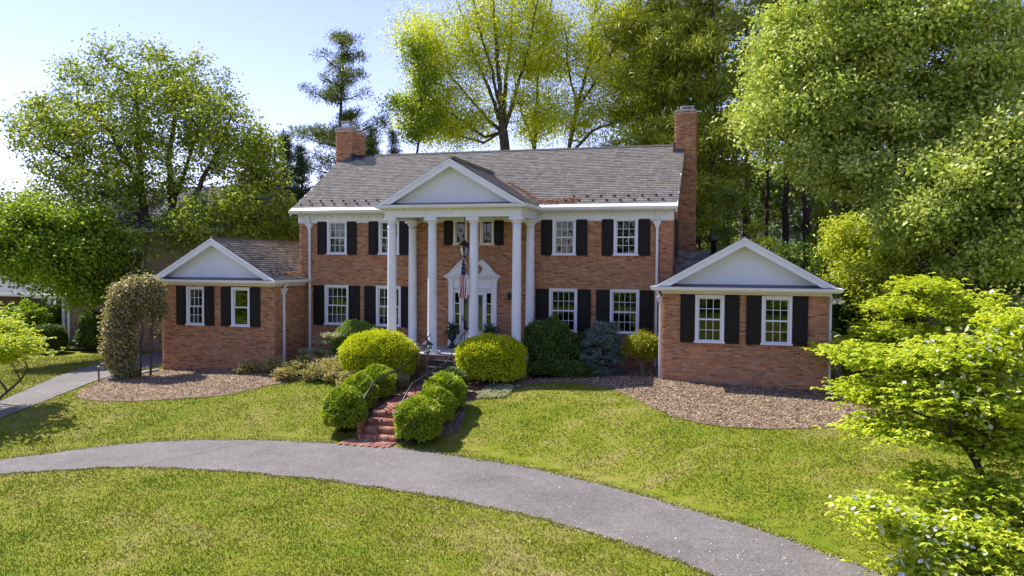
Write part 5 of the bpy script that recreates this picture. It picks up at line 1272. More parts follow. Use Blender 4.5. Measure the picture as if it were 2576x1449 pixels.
# yellow-green tree above the ridge
ty = 19.0; s = pxm(1280, 200, ty); bb = W(1272, 500, ty); B0 = (bb[0], ty, float(H(bb[0], ty)))
Q = lambda px, py, dy=0: P3(px, py, ty+dy)
lim = [(None, [B0, Q(1270, 380), Q(1266, 330)], .36, .30)]
J = Q(1266, 330)
for pts, r in (([(1258, 240), (1250, 130), (1240, 0), (1235, -120)], .2), ([(1268, 250), (1282, 130), (1290, 0)], .2), ([(1236, 240), (1190, 130), (1150, 0)], .15), ([(1228, 300), (1150, 210), (1060, 110), (1020, 60)], .12),
               ([(1220, 345), (1130, 280), (1050, 220)], .10), ([(1296, 240), (1330, 120), (1352, 0)], .15), ([(1240, 180), (1200, 60), (1180, -80)], .12), ([(1215, 360), (1120, 330), (1040, 300)], .08)):
    dy = rnd.uniform(-2, 2); lim.append((J, [J]+[Q(x, y, dy*(i+1)/len(pts)) for i, (x, y) in enumerate(pts)], r, .03))
yl1 = dict(bark='bark', asp=.45, droop=.8, tipr=.013, bias=1.3, step=.8, twig=3)
e = lambda px, py, rx, rz, n, sh=.5, dy=0, ry=3.2: (Q(px, py, dy), (rx*s, ry, rz*s), n, sh)
broad('yellow_tree', 'sparse yellow-green tree with many upright limbs above the ridge', 'tree', B0, lim,
      [e(1090, 200, 75, 130, 110), e(1180, 120, 130, 160, 170, .6), e(1130, 320, 100, 60, 90), e(1060, 90, 60, 80, 50), e(1300, 80, 110, 130, 100, .6), e(1050, 290, 45, 60, 45), e(1240, -60, 220, 90, 110), e(1210, 300, 60, 50, 30), e(1330, 250, 60, 80, 30)], 'yellow', .17, 74, .52, lobes=160, pull=.2, **yl1)
b2 = W(1345, 500, ty+2); B2 = (b2[0], ty+2, float(H(b2[0], ty+2)))
lim = [(None, [B2, Q(1345, 385, 2), Q(1352, 200, 2), Q(1375, 60, 2), Q(1400, -60, 2)], .2, .04), (Q(1345, 385, 2), [Q(1346, 370, 2), Q(1300, 250, 2), Q(1290, 150, 2)], .1, .03)]
broad('yellow_tree', 'slim-stemmed yellow-green tree right of the big forked trunk', 'tree', B2, lim, [e(1370, 140, 85, 190, 170, .6, 2), e(1360, 310, 75, 60, 60, .6, 2)], 'yellow', .17, 74, .52, lobes=60, pull=.25, **yl1)
b3 = W(1440, 500, ty+1); B3 = (b3[0], ty+1, float(H(b3[0], ty+1)))
lim = [(None, [B3, Q(1425, 400, 1), Q(1450, 280, 1), Q(1480, 160, 1), Q(1500, 0, 1), Q(1520, -90, 1)], .22, .04), (Q(1450, 280, 1), [Q(1450, 280, 1), Q(1500, 200, 0), Q(1560, 90, 0), Q(1600, 0, 0)], .1, .03), (Q(1425, 400, 1), [Q(1432, 390, 1), Q(1490, 330, 0), Q(1590, 290, -1), Q(1660, 270, -1)], .1, .03), (Q(1450, 280, 1), [Q(1452, 270, 1), Q(1430, 180, 1), Q(1420, 60, 1)], .09, .03)]
broad('yellow_tree', 'leaning yellow-green tree by the white pines, rightmost of the three', 'tree', B3, lim, [e(1500, 100, 95, 180, 170, .6, 1), e(1570, 230, 90, 110, 110, .6, 0), e(1460, 300, 70, 60, 50, .6, 1), e(1600, 60, 60, 120, 80, .6, 0)], 'yellow', .17, 74, .52, lobes=60, pull=.25, **yl1)
# dark leafed vine-clad branches at the left edge of the yellow tree
lim = [(None, [gnd(W(1040, 500, 16.5)[0], 16.5), P3(1050, 390, 16.5), P3(1062, 250, 16.5), P3(1050, 120, 16.5)], .14, .03)]
s2 = pxm(1050, 250, 16.5); e2 = lambda px, py, rx, rz, n: (P3(px, py, 16.5), (rx*s2, 1.0, rz*s2), n, .5)
broad('dark_leaved_tree', 'thin darker green tree fringing the yellow tree on its left', 'tree', lim[0][1][0], lim, [e2(1040, 130, 35, 60, 26), e2(1035, 250, 22, 50, 14), e2(1000, 260, 40, 22, 14), e2(1045, 320, 40, 40, 22), e2(1070, 210, 30, 80, 30), e2(1085, 300, 40, 50, 22)], 'mapleg', .15, 60, .30, twig=3, bias=1.2, step=.6)

# white pines behind the right wing
s = pxm(1900, 300, 18)
pines = [(1668, 640, 18, -160, 'yellow-lit white pine just left of the right chimney', 'pinel', 165, .12, .17), (1800, 640, 17, -220, 'white pine right behind the right chimney', 'pinel', 150, .25, .24), (1877, 660, 21, -120, 'dark straight pine trunk right of the chimney', 'pine', 120, .45, .26),
         (1926, 650, 24, -60, 'slimmest pine trunk of the group behind the right wing', 'pine', 90, .5, .17), (1976, 660, 19, -140, 'pine trunk above the right gable peak', 'pine', 120, .5, .24), (2036, 670, 18, -160, 'thickest dark pine trunk behind the right wing', 'pine', 130, .55, .32), (2102, 660, 20, -120, 'rightmost pine trunk beside the leafy trees', 'pine', 120, .5, .30)]
for i, (px, pb, y, pt, l, mt, rw, f0, tr) in enumerate(pines):
    bx_ = W(px, pb, y)[0]; k = rw*pxm(px, 300, y)
    conifer('pine_tree', l, gnd(bx_, y, -.1), W(px+rnd.uniform(-12, 12), pt, y), [(f0, k*.8, k*.8, 2.6), (f0+.15, k, k, 3), (.7, k*.9, k*.9, 2.6), (.9, k*.5, k*.5, 1.5), (1, .2, .2, .2)], mt, 30+i, .8, .42, .95, 'white pines behind the right wing', .10, tr, 44 if mt == 'pinel' else 32, .70, .13)
# dead lower twigs of the pines
g = MB()
for i in range(46):
    px, y = rnd.choice(((1877, 21), (1976, 19), (2036, 18), (2102, 20))); p = W(px, rnd.uniform(470, 640), y); L_ = rnd.uniform(.8, 2.6); a = rnd.uniform(0, 6.28)
    g.tube([p, p+np.array([math.cos(a)*L_*.5, math.sin(a)*L_*.5, -.05*L_]), p+np.array([math.cos(a)*L_, math.sin(a)*L_, rnd.uniform(-.35, .1)*L_])], [.03, .018, .006], 4, False)
tag(g.build('dead_branches', M['stem'], recalc=False), 'dead grey lower branches sticking out of the pine trunks', 'branches', kind='stuff')
lowp = [(1830, 600, 14, 480, 60), (1905, 640, 13, 560, 45), (1940, 660, 12, 600, 45), (1760, 620, 19, 400, 70), (1735, 640, 22, 330, 80), (2070, 620, 16, 500, 40)]
for i, (px, pb, y, pt, rw) in enumerate(lowp):
    k = rw*pxm(px, 500, y)
    conifer('young_pine', ['young pine behind the black flue pipe', 'low feathery pine left of the right gable peak', 'small pine right at the gable peak', 'bushy pine against the right chimney', 'pine filling the gap behind the chimney', 'young pine between the two thick trunks'][i], gnd(W(px, pb, y)[0], y, -.1), W(px, pt, y), [(.1, k, k, 1.4), (.5, k, k, 1.3), (.8, k*.6, k*.6, .8), (1, .1, .1, .1)], 'pine' if i in (0, 3, 4) else 'pinel', 50+i, 1.0, .26, .7, 'young pines under the tall pines', .1, .1, 32, .36, .14)

# big leafy trees on the right
s = pxm(2250, 300, 3.0); Q = lambda px, py, dy=0: P3(px, py, 3.0+dy)
e = lambda px, py, rx, rz, n, sh=.55, dy=0, ry=2.6: (Q(px, py, dy), (rx*s, ry, rz*s), n, sh)
b_ = Q(2330, 760); B0 = gnd(b_[0], 3.0, -.1)
lim = [(None, [B0, Q(2325, 640), Q(2310, 480)], .32, .26), (Q(2310, 480), [Q(2310, 480), Q(2240, 330), Q(2180, 150), Q(2150, -60)], .2, .04), (Q(2310, 480), [Q(2310, 480), Q(2380, 300), Q(2430, 120), Q(2460, -60)], .2, .04), (Q(2310, 480), [Q(2310, 480), Q(2290, 300, 1), Q(2310, 80, 1.5)], .18, .04),
       (Q(2325, 640), [Q(2325, 600), Q(2180, 500), Q(2030, 400), Q(1940, 330)], .14, .03), (Q(2325, 640), [Q(2325, 600), Q(2450, 520), Q(2580, 440)], .14, .03), (Q(2240, 330), [Q(2240, 330), Q(2120, 260), Q(1990, 170)], .12, .03)]
broad('tulip_tree', 'large light-green leafy tree filling the upper right of the view', 'tree', B0, lim,
      [e(2150, 130, 230, 190, 237), e(2330, 60, 240, 170, 216), e(2020, 300, 130, 150, 136), e(2250, 320, 200, 130, 172), e(1960, 130, 90, 130, 79), e(2480, 200, 160, 200, 187), e(2120, 430, 130, 80, 86), e(1900, 300, 50, 100, 28), e(2450, -120, 260, 120, 86), e(2150, -120, 240, 110, 86)],
      'tulip', .165, 80, .35, asp=.62, droop=.45, twig=2, lobes=300, pull=.42, flat=.55)
Q = lambda px, py, dy=0: P3(px, py, 1.0+dy); s = pxm(2400, 500, 1.0)
b_ = Q(2440, 800); B0 = gnd(b_[0], 1.0, -.1)
lim = [(None, [B0, Q(2440, 700), Q(2430, 560)], .18, .12), (Q(2430, 560), [Q(2430, 560), Q(2380, 430), Q(2360, 330)], .1, .03), (Q(2440, 700), [Q(2440, 690), Q(2520, 560), Q(2570, 430)], .1, .03), (Q(2440, 700), [Q(2440, 690), Q(2340, 600), Q(2230, 520)], .09, .03)]
broad('leafy_tree', 'mid-green leafy tree standing under the big one at the right edge', 'tree', B0, lim, [e(2400, 470, 150, 110, 230), e(2520, 380, 110, 140, 170), e(2500, 620, 130, 90, 170), e(2300, 560, 100, 80, 130), e(2600, 520, 100, 150, 120)], 'tulip', .155, 70, .35, asp=.62, droop=.45, twig=1, lobes=120, pull=.42, flat=.55)
Q = lambda px, py, dy=0: P3(px, py, 5.0+dy); s = pxm(2200, 600, 5.0)
for (px, py, rx, rz, n, lab, dy) in ((2150, 600, 95, 75, 190, 'pale small-leaved bush-tree right of the pine trunks', 2), (2260, 660, 110, 75, 230, 'small-leaved tree sloping down behind the right wing', 0), (2170, 720, 80, 55, 150, 'small-leaved shrub just beyond the right gable end', -2), (2330, 600, 90, 70, 150, 'small-leaved tree in the thicket below the big crown', 1)):
    b_ = Q(px+10, py+rz+40, dy); B0 = gnd(b_[0], 5.0+dy, -.1)
    broad('small_leaved_tree', lab, 'tree', B0, [(None, [B0, (B0[0], B0[1], B0[2]+1), Q(px, py+10, dy)], .1, .03)], [e(px, py, rx, rz, n, .5, dy, 2.0), e(px+30, py+50, rx*.8, rz*.7, n//3, .5, dy-1, 1.6)], 'smallleaf', .15, 52, .30, asp=.55, twig=1, step=.5, lobes=26, pull=.4, group='small-leaved trees behind the right wing')
# thicket, dark, behind the right wing corner
for (px, py, y, rx, rz, lab) in ((2130, 800, 3, 60, 60, 'dark shaded shrub at the right wing corner'), (2230, 800, 4, 80, 60, 'dark undergrowth shrub right of the wing'), (1990, 665, 9, 60, 35, 'dark laurel shrub under the pines behind the gable'), (2080, 690, 8, 60, 45, 'dark laurel shrub right of the gable slope')):
    p_ = W(px, py, y); k = pxm(px, py, y); z0 = float(H(p_[0], y)); hh = max(.8, p_[2]-z0+rz*k)
    dome('laurel', lab, float(p_[0]), y, rx*k, 1.2, hh, 'dark', 7000, .12, 2.1, None, .16, zoff=0)

# flowering dogwoods
def dogwood(label, base, limbs, ells, size=.085, nl=300, per=5, flowers=0, leafn='dog', indiv=False, seed=3, rc=.22, whorls=7, group='dogwood trees'):
    r = np.random.default_rng(seed); t = thing('dogwood_tree', label, 'tree', tuple(base), group); T = Tree()
    for st, pts, r0, r1 in limbs: T.limb(pts, r0, r1, None if st is None else T.near(st), .3)
    C = np.concatenate([ell(n, c, rr, .8) for c, rr, n in ells]); C = C[C[:, 2] > H(C[:, 0], C[:, 1])+.25]
    T.grow(C, .7, .3, .10, .006); adopt(T.mesh('trunk', M['bark'], None, 6), t)
    # whorls of leaves on fine tips
    k = len(C)*whorls; c = np.repeat(C, whorls, 0); tip = c+r.normal(size=(k, 3))*np.array([rc, rc, rc*.32]); 
    tip = tip[tip[:, 2] > H(tip[:, 0], tip[:, 1])+.1]; k = len(tip); cc = c[:k]
    d = np.repeat(tip, per, 0); kk = len(d); th = r.random(kk)*6.283
    out = np.c_[np.cos(th), np.sin(th), r.uniform(-.55, .15, kk)]; out = nrm(out)
    cv = np.repeat(r.random(k), per)
    # leaves drawn by hand: two halves folded on the midrib, pointed tip
    n = nrm(np.c_[r.normal(0, .35, (kk, 2)), np.ones(kk)]); b = nrm(np.cross(out, n)); n = np.cross(b, out)
    s_ = (size*r.uniform(.6, 1.25, kk))[:, None]; w = s_*.27
    def arr(idx):
        P0, a, bb_, nn, ss, ww = d[idx], out[idx], b[idx], n[idx], s_[idx], w[idx]
        V = np.stack([P0, P0+a*ss*.4-bb_*ww+nn*ss*.07, P0+a*ss*.78-bb_*ww*.62+nn*ss*.02, P0+a*ss-nn*ss*.12, P0+a*ss*.78+bb_*ww*.62+nn*ss*.02, P0+a*ss*.4+bb_*ww+nn*ss*.07], 1)
        return V
    idx = np.arange(kk); ind = np.array([], int)
    if indiv:
        dist = np.linalg.norm(d-CAM, axis=1); v = (d-CAM); xpx = (v@_Rt)/(v@_F)*FPX+1288; ypx = 724.5-(v@_Ut)/(v@_F)*FPX
        vis = (xpx < 2560) & (ypx < 1440) & (xpx > 0); order = np.argsort(np.where(vis, dist, 1e6)); ind = order[:300]; idx = np.setdiff1d(idx, ind)
    V = arr(idx).reshape(-1, 3); m_ = len(idx); o = (np.arange(m_)*6)[:, None, None]
    F = (np.array([[0,1,2,3],[0,3,4,5]])[None]+o).reshape(-1, 4)
    o_ = np_mesh('foliage', V, F, M[leafn], None, vals=np.repeat(cv[idx]*.38+r.random(m_)*.62, 2)); adopt(o_, t); o_['kind'] = 'stuff'
    if indiv:
        base_me = None
        A = np.stack([np.zeros(3), [-.27, .4, .07], [-.165, .78, .02], [0, 1, -.12], [.165, .78, .02], [.27, .4, .07]])
        for j in ind:
            if base_me is None:
                o1 = np_mesh('leaf', A, np.array([[0,3,2,1],[0,5,4,3]]), M[leafn], vals=np.array([.55, .6])); base_me = o1.data; ob = o1
            else: ob = bpy.data.objects.new('leaf', base_me); COL.objects.link(ob)
            a, bb_, nn = out[j], b[j], n[j]; sj = float(s_[j, 0])
            mt = Matrix(((bb_[0], a[0], nn[0]), (bb_[1], a[1], nn[1]), (bb_[2], a[2], nn[2])))
            if mt.determinant() < 0: mt = Matrix(((-bb_[0], a[0], nn[0]), (-bb_[1], a[1], nn[1]), (-bb_[2], a[2], nn[2])))
            ob.rotation_euler = mt.to_euler(); ob.scale = (sj, sj, sj); ob.location = tuple(d[j]); adopt(ob, t)
    if flowers:
        g = MB(); 
        for q in range(4):
            a0 = q*math.pi/2; ca, sa = math.cos(a0), math.sin(a0)
            def R_(x, y, z): return (x*ca-y*sa, x*sa+y*ca, z)
            g.add([R_(0, 0, 0), R_(-.55, .55, .12), R_(-.30, .98, .16), R_(0, .90, .10), R_(.30, .98, .16), R_(.55, .55, .12)], [(0,1,2,3),(0,3,4,5)])
        fo = g.build('flower', M['bract'], recalc=False); ff = True
        sel = []
        v = tip-CAM; xpx = (v@_Rt)/(v@_F)*FPX+1288; ypx = 724.5-(v@_Ut)/(v@_F)*FPX
        wgt = np.zeros(k)
        for fx, fy, fr, fw in flowers: wgt += fw*np.exp(-((xpx-fx)**2+(ypx-fy)**2)/(2*fr*fr))
        dd_ = np.linalg.norm(tip-CAM, axis=1); key = (np.round(xpx/14).astype(int)*10000+np.round(ypx/14).astype(int)); od = np.argsort(dd_); _, fi = np.unique(key[od], return_index=True); m_ = np.zeros(k); m_[od[fi]] = 1; wgt = wgt*m_; wgt /= wgt.sum()
        for j in r.choice(k, min(300, int((wgt > 0).sum())), replace=False, p=wgt):
            ob = fo if ff else bpy.data.objects.new('flower', fo.data)
            if not ff: COL.objects.link(ob)
            ff = False
            q = .040*r.uniform(.6, 1.25); ob.scale = (q, q, q); ob.rotation_euler = (r.normal(.75, .3), r.normal(0, .35), r.uniform(0, 6)); ob.location = tuple(tip[j]+[0, -.06, .11]); adopt(ob, t)
    return t
dy_ = -11.6; s = pxm(2400, 1100, dy_); Q = lambda px, py, d=0: P3(px, py, dy_+d)
b_ = Q(2476, 1262); B0 = gnd(b_[0], dy_, -.05)
lim = [(None, [B0, Q(2478, 1200), Q(2462, 1160)], .085, .06), (Q(2462, 1160), [Q(2462, 1160), Q(2420, 1120, -.2), Q(2392, 1085, -.3), Q(2385, 1050, -.4), Q(2350, 1000, -.5)], .045, .02), (Q(2462, 1160), [Q(2455, 1145), Q(2420, 1095, .2), Q(2380, 1060, .3), Q(2300, 1040, .4), Q(2200, 1040, .4)], .04, .015),
       (Q(2462, 1160), [Q(2466, 1160), Q(2480, 1050), Q(2470, 940), Q(2450, 860)], .05, .02), (Q(2462, 1160), [Q(2466, 1160), Q(2540, 1040, .3), Q(2620, 950, .4)], .045, .02), (Q(2478, 1200), [Q(2478, 1200), Q(2400, 1190, -.6), Q(2320, 1190, -.9)], .03, .012), (Q(2478, 1200), [Q(2478, 1215), Q(2400, 1290, -1.4), Q(2300, 1310, -2.0), Q(2180, 1270, -2.4)], .03, .012)]
e = lambda px, py, rx, rz, n, d=0, ry=.9: (Q(px, py, d), (rx*s, ry, rz*s), n)
dogwood('flowering dogwood with bright green leaves and white blossom at the right foreground', B0, lim,
        [e(2290, 905, 150, 34, 134, .4), e(2440, 890, 150, 53, 154, 0), e(2200, 985, 110, 31, 82, .3), e(2330, 985, 150, 47, 175, 0), e(2480, 1000, 150, 66, 206, 0, 1.1), e(2250, 1075, 130, 34, 92, -.2), e(2420, 1085, 140, 39, 124, .4), e(2540, 1110, 90, 79, 124, 0, 1.1),
         e(2360, 1205, 90, 23, 56, -.9, .6), e(2510, 1240, 90, 53, 92, -.6), e(2200, 1270, 60, 17, 26, -2.4, .4), e(2300, 1330, 110, 36, 77, -2.1, .6), e(2440, 1330, 110, 59, 113, -1.6, .8), e(2500, 1420, 110, 66, 124, -2, .8), e(2330, 1440, 90, 32, 51, -2.6, .5), e(2130, 885, 60, 21, 30, .3, .5), e(2560, 820, 70, 66, 62, .3)],
        size=.102, flowers=[(2480, 960, 70, 1), (2540, 880, 60, 1), (2400, 930, 90, .5), (2180, 1285, 50, 1.6), (2280, 1350, 60, 1.2), (2380, 1380, 60, 1.0), (2300, 1440, 60, .8), (2440, 1040, 80, .4)], indiv=True, rc=.20, whorls=7, per=5)
dy_ = -3.0; s = pxm(2300, 850, dy_); Q = lambda px, py, d=0: P3(px, py, dy_+d)
b_ = Q(2330, 960); B0 = gnd(b_[0], dy_, -.05)
lim = [(None, [B0, Q(2332, 900), Q(2325, 850)], .08, .05), (Q(2325, 850), [Q(2325, 850), Q(2290, 790), Q(2280, 740)], .04, .015), (Q(2325, 850), [Q(2325, 850), Q(2200, 850), Q(2110, 860)], .04, .015), (Q(2325, 850), [Q(2325, 850), Q(2420, 790), Q(2470, 760)], .04, .015)]
e = lambda px, py, rx, rz, n, d=0, ry=1.2: (Q(px, py, d), (rx*s, ry, rz*s), n)
dogwood('bright yellow-green dogwood without blossom beyond the right wing corner', B0, lim, [e(2330, 720, 70, 26, 90), e(2290, 770, 100, 24, 110), e(2250, 830, 110, 22, 110), e(2130, 872, 80, 16, 60, -.4), e(2360, 860, 120, 30, 130), e(2450, 780, 90, 50, 110), e(2170, 905, 80, 16, 60, -.4), e(2480, 880, 90, 40, 90)], size=.12, rc=.24, whorls=7, per=5, seed=9)
dy_ = -8.4; s = pxm(30, 900, dy_); Q = lambda px, py, d=0: P3(px, py, dy_+d)
B0 = Q(-14, 1008); B0 = gnd(B0[0], dy_, -.05)
lim = [(None, [B0, Q(20, 980), Q(50, 955)], .05, .035), (Q(50, 955), [Q(50, 955), Q(66, 925), Q(58, 895)], .025, .012), (Q(50, 955), [Q(50, 955), Q(38, 925), Q(20, 890)], .022, .01), (Q(20, 980), [Q(20, 980), Q(-20, 930), Q(-60, 880)], .03, .015)]
e = lambda px, py, rx, rz, n, d=0, ry=1.0: (Q(px, py, d), (rx*s, ry, rz*s), n)
dogwood('small bright green tree with a crooked trunk at the left edge', B0, lim, [e(5, 815, 50, 20, 34), e(35, 850, 66, 20, 52), e(30, 895, 60, 22, 46), e(60, 880, 50, 20, 30), e(-80, 850, 90, 70, 120, -.6), e(-60, 790, 80, 40, 80, -.4), ((-4.3, -9.7, .75), (1.5, 1.7, .6), 330)], size=.095, rc=.16, whorls=6, per=5, seed=14)

# ---------------------------------------------------------------- far woods and hill planting
C = []
for px, py, y, rx, rz, n in ((1720, 420, 30, 200, 160, 60), (1900, 480, 34, 200, 110, 40), (2250, 560, 24, 260, 130, 90), (2500, 640, 16, 200, 130, 60), (1700, 160, 30, 130, 260, 110), (1640, 330, 32, 60, 60, 16)):
    k = pxm(px, py, y); C.append(ell(n, W(px, py, y), (rx*k, 3, rz*k), .7))
C = np.concatenate(C); P, cv = around(C, 70, 1.0, .8); tag(leaves('far_woods', P, .42, M['pine'], clumpval=cv, asp=.7), 'dark wooded slope far behind the right wing', 'woods', kind='stuff')
C = np.concatenate([ell(70, W(35, 560, 30), (5.5, 3, 3.2), .7), ell(30, W(20, 640, 26), (3.5, 2, 2.4), .7)]); P, cv = around(C, 110, .8, .8)
tag(leaves('far_woods', P, .28, M['dark'], clumpval=cv, asp=.7), 'dark trees far off at the left edge beyond the neighbour', 'woods', kind='stuff')
# trees across the street, seen mirrored in the window panes
xx = rng.uniform(-45, 75, 520); C = np.c_[xx, -62+rng.normal(0, 4, 520), -3+rng.random(520)**.8*(9+5*np.sin(xx*.21)+3*np.sin(xx*.5))]
P, cv = around(C, 44, 1.7, .8); tag(leaves('street_woods', P, .8, M['dark'], clumpval=cv, asp=.8), 'row of green trees across the street, reflected in the windows', 'woods', kind='stuff')

# ---------------------------------------------------------------- neighbouring house on the left
nb = thing('neighbour_house', "neighbour's two-storey house with brown brick below and tan siding above, half hidden by the maple", 'house', (-13, 9, -1.5))
nx0, nx1, ny0, ny1 = -16.65, -7.2, 5.3, 14.
g = MB(); g.box(nx0, nx1, ny0, ny1, -2, 1.15); o = g.build('wall', M['mortar']); adopt(o, nb); o['label'] = 'brown brick lower wall'
sv = BRK; BRK = []
brick_wall((nx0, ny0, 0), (1, 0, 0), (0, -1, 0), nx1-nx0, -1.7, 1.15, zbase=-1.7); brick_wall((nx0, ny0, 0), (0, 1, 0), (-1, 0, 0), ny1-ny0, -1.7, 1.15, zbase=-1.7)
V, F = brick_arrays(BRK); o = np_mesh('brickwork', V, F, M['nbrick'], vals=np.repeat(rng.random(len(BRK)), 5)); adopt(o, nb); o['kind'] = 'stuff'; BRK = sv
g = MB(); z = 1.16
while z < 4.6: g.prism([(ny0-.03, z), (ny0-.01, z+.15), (ny0+.1, z+.15), (ny0+.1, z)], 'x', nx0-.01, nx1); z += .15
g.box(nx0+.01, nx1-.01, ny0+.02, ny1, 1.15, 4.65); o = g.build('siding', M['tan']); adopt(o, nb)
g = MB(); g.prism([(ny0-.4, 4.6), ((ny0+ny1)/2, 7.2), (ny1+.4, 4.6)], 'x', nx0-.3, nx1+.3); adopt(g.build('roof', M['greyroof']), nb)
g = MB(); g.bev(nx0-.03, nx0+.12, ny0-.06, ny0+.05, -1.7, 4.6, .01); g.box(nx0-.5, nx1+.3, ny0-.42, ny0-.36, 4.5, 4.66); adopt(g.build('corner_board', M['cream']), nb)
for x in (-14.6, -12.4):
    g = MB(); g.bev(x-.5, x+.5, ny0-.07, ny0+.02, 2.2, 3.7, .01); f = g.build('window', M['cream']); adopt(f, nb)
    for i in (0, 1):
        for j in (0, 1): o = link('pane', pane_mesh(.38, .6), None, None, (x-.22+.44*i, ny0-.078, 2.6+.68*j)); adopt(o, f)
# entrance recess with posts left of the corner
g = MB(); g.box(-18.6, nx0-.02, 6.4, 12, -1.9, 1.2); o = g.build('porch_wall', M['nbrick']); adopt(o, nb)
for x in (-17.0, -17.9):
    g = MB(); g.bev(x-.09, x+.09, 5.3, 5.48, -1.7, 1.1, .01); adopt(g.build('post', M['white']), nb)
g = MB(); g.box(-18.8, nx0-.03, 5.1, 6.5, 1.1, 1.3); adopt(g.build('porch_beam', M['cream']), nb)
# long low part further left
g = MB(); g.box(-30, -18.65, 8.2, 15, -2, 1.15); o = g.build('garage_wall', M['nbrick']); adopt(o, nb)
g = MB(); g.prism([(7.6, 1.15), (11.6, 3.15), (15.6, 1.15)], 'x', -31, -19.9); adopt(g.build('garage_roof', M['greyroof']), nb)
g = MB(); g.prism([(7.0, .75), (9.4, 1.75), (11., .75)], 'x', -19.85, -17.6); adopt(g.build('porch_roof', M['greyroof']), nb)
g = MB(); g.box(-31, -19.8, 7.5, 7.62, 1.02, 1.18); adopt(g.build('fascia', M['cream']), nb)
g = MB(); g.box(-19.86, -17.5, 6.9, 7.02, .60, .78); adopt(g.build('fascia', M['cream']), nb)
g = MB(); g.box(-20.6, -19.9, 8.14, 8.2, -.9, .6); f = g.build('window', M['cream']); adopt(f, nb)
o = link('pane', pane_mesh(.5, 1.3), None, None, (-20.25, 8.13, -.15)); adopt(o, f)
dome('clipped_bush', 'large round clipped green bush in the neighbouring yard', float(W(119, 860, 3.4)[0]), 3.4, pxm(117, 860, 3.4)*40, .9, 1.36, 'dark', 15000, .07, 2.5, None, .02)
t = dome('yellow_bush', 'loose yellow-green bush behind the clipped round one', float(W(85, 800, 5.0)[0]), 5.0, 60*pxm(85, 800, 5), 1.2, 2.35, 'mapleg', 12000, .11, 2.1, None, .14)
dome('yellow_bush', 'dark green bush at the far left of the neighbouring yard', float(W(15, 850, 6.0)[0]), 6.0, 1.6, 1.2, 1.9, 'dark', 9000, .10, 2.1, None, .14)
dome('clipped_bush', 'pale low shrub at the foot of the neighbour\'s brick wall', float(W(190, 885, 4.8)[0]), 4.8, .8, .4, .4, 'pale', 3000, .08, 2.1, None, .14)
dome('laurel', 'dark shrub against the neighbour\'s brick wall', float(W(235, 840, 4.6)[0]), 4.6, .9, .5, 1.9, 'dark', 7000, .10, 2.1, None, .16)
dome('laurel', 'dark shrub behind the holly arch by the side drive', float(W(350, 850, 6.5)[0]), 6.5, 1.6, .8, 2.4, 'dark', 9000, .12, 2.1, None, .16)
# grey house up the hill on the right
gh = thing('hill_house', 'grey house glimpsed between the pine trunks up the hill', 'house', gnd(float(W(1960, 600, 48)[0]), 48))
a = W(1860, 600, 48); b_ = W(2110, 600, 48); zt = W(1960, 545, 48)[2]; zb_ = W(1960, 650, 48)[2]
g = MB(); g.box(a[0], b_[0], 48, 56, zb_-3, zt); adopt(g.build('wall', M['greysiding']), gh)
g = MB(); g.prism([(47.3, zt), (52, zt+2.4), (56.7, zt)], 'x', a[0]-.4, b_[0]+.4); adopt(g.build('roof', m_plain('weathered_grey_roof', (.10, .10, .105), .9)), gh)
for px in (1890, 1950, 2000, 2060):
    x = W(px, 600, 48)[0]; g = MB(); g.bev(x-.6, x+.6, 47.9, 48.02, zt-2.2, zt-.8, .02); f = g.build('window', M['white']); adopt(f, gh); o = link('pane', pane_mesh(.95, 1.1), None, None, (x, 47.88, zt-1.5)); adopt(o, f)

# ---------------------------------------------------------------- lamps, flag, urns, small things
lx, ly = 7.80, -6.08; gz = float(H(lx, ly))
t = thing('lamp_post', 'black post lantern with clear glass standing among the boxwoods by the brick path', 'lamp post', (lx, ly, gz))
g = MB(); g.lathe([(.06, 0), (.06, .1), (.045, .14), (.04, .3), (.038, 1.3), (.03, 1.34), (.028, 1.5), (.036, 1.53), (.028, 1.56), (.028, 1.62), (.034, 1.64), (.02, 1.66), (.018, 1.72)], (lx, ly, gz), 12); adopt(g.build('post', M['black']), t)
zl_ = .53
def lantern(t, x, y, z, r0, r1, hh, n, top, rod=None):
    g = MB(); V_ = lambda r, k, zz: (x+r*math.cos(2*math.pi*(k+.5)/n), y+r*math.sin(2*math.pi*(k+.5)/n), zz)
    for k in range(n): g.tube([V_(r0, k, z), V_(r1, k, z+hh)], .009, 5)
    for rr, zz in ((r0, z), (r1, z+hh)):
        for k in range(n): g.tube([V_(rr, k, zz), V_(rr, k+1, zz)], .011, 5)
    g.lathe([(r0*.9, 0), (r0*.4, -.04), (.02, -.07)], (x, y, z), n); g.lathe([(r1*1.15, hh), (r1*1.18, hh+.015), (r1*.55, hh+top*.55), (r1*.25, hh+top*.7), (r1*.3, hh+top*.78), (.015, hh+top), (.02, hh+top+.04), (.004, hh+top+.09)], (x, y, z), n)
    adopt(g.build('frame', M['black']), t)
    g = MB()
    for k in range(n): g.add([V_(r0*.97, k, z), V_(r0*.97, k+1, z), V_(r1*.97, k+1, z+hh), V_(r1*.97, k, z+hh)], [(0,1,2,3)])
    adopt(g.build('glass', M['glass']), t)
    g = MB()
    for a in range(3): g.lathe([(.012, .0), (.012, .12), (.006, .15)], (x+.03*math.cos(a*2.1), y+.03*math.sin(a*2.1), z+.02), 6)
    adopt(g.build('candle', M['candle']), t)
lantern(t, lx, ly, zl_, .075, .15, .22, 4, .16)
p = W(1168, 628, -1.25); t = thing('hanging_lantern', 'black glass lantern hanging from the porch ceiling before the door', 'lantern', tuple(p))
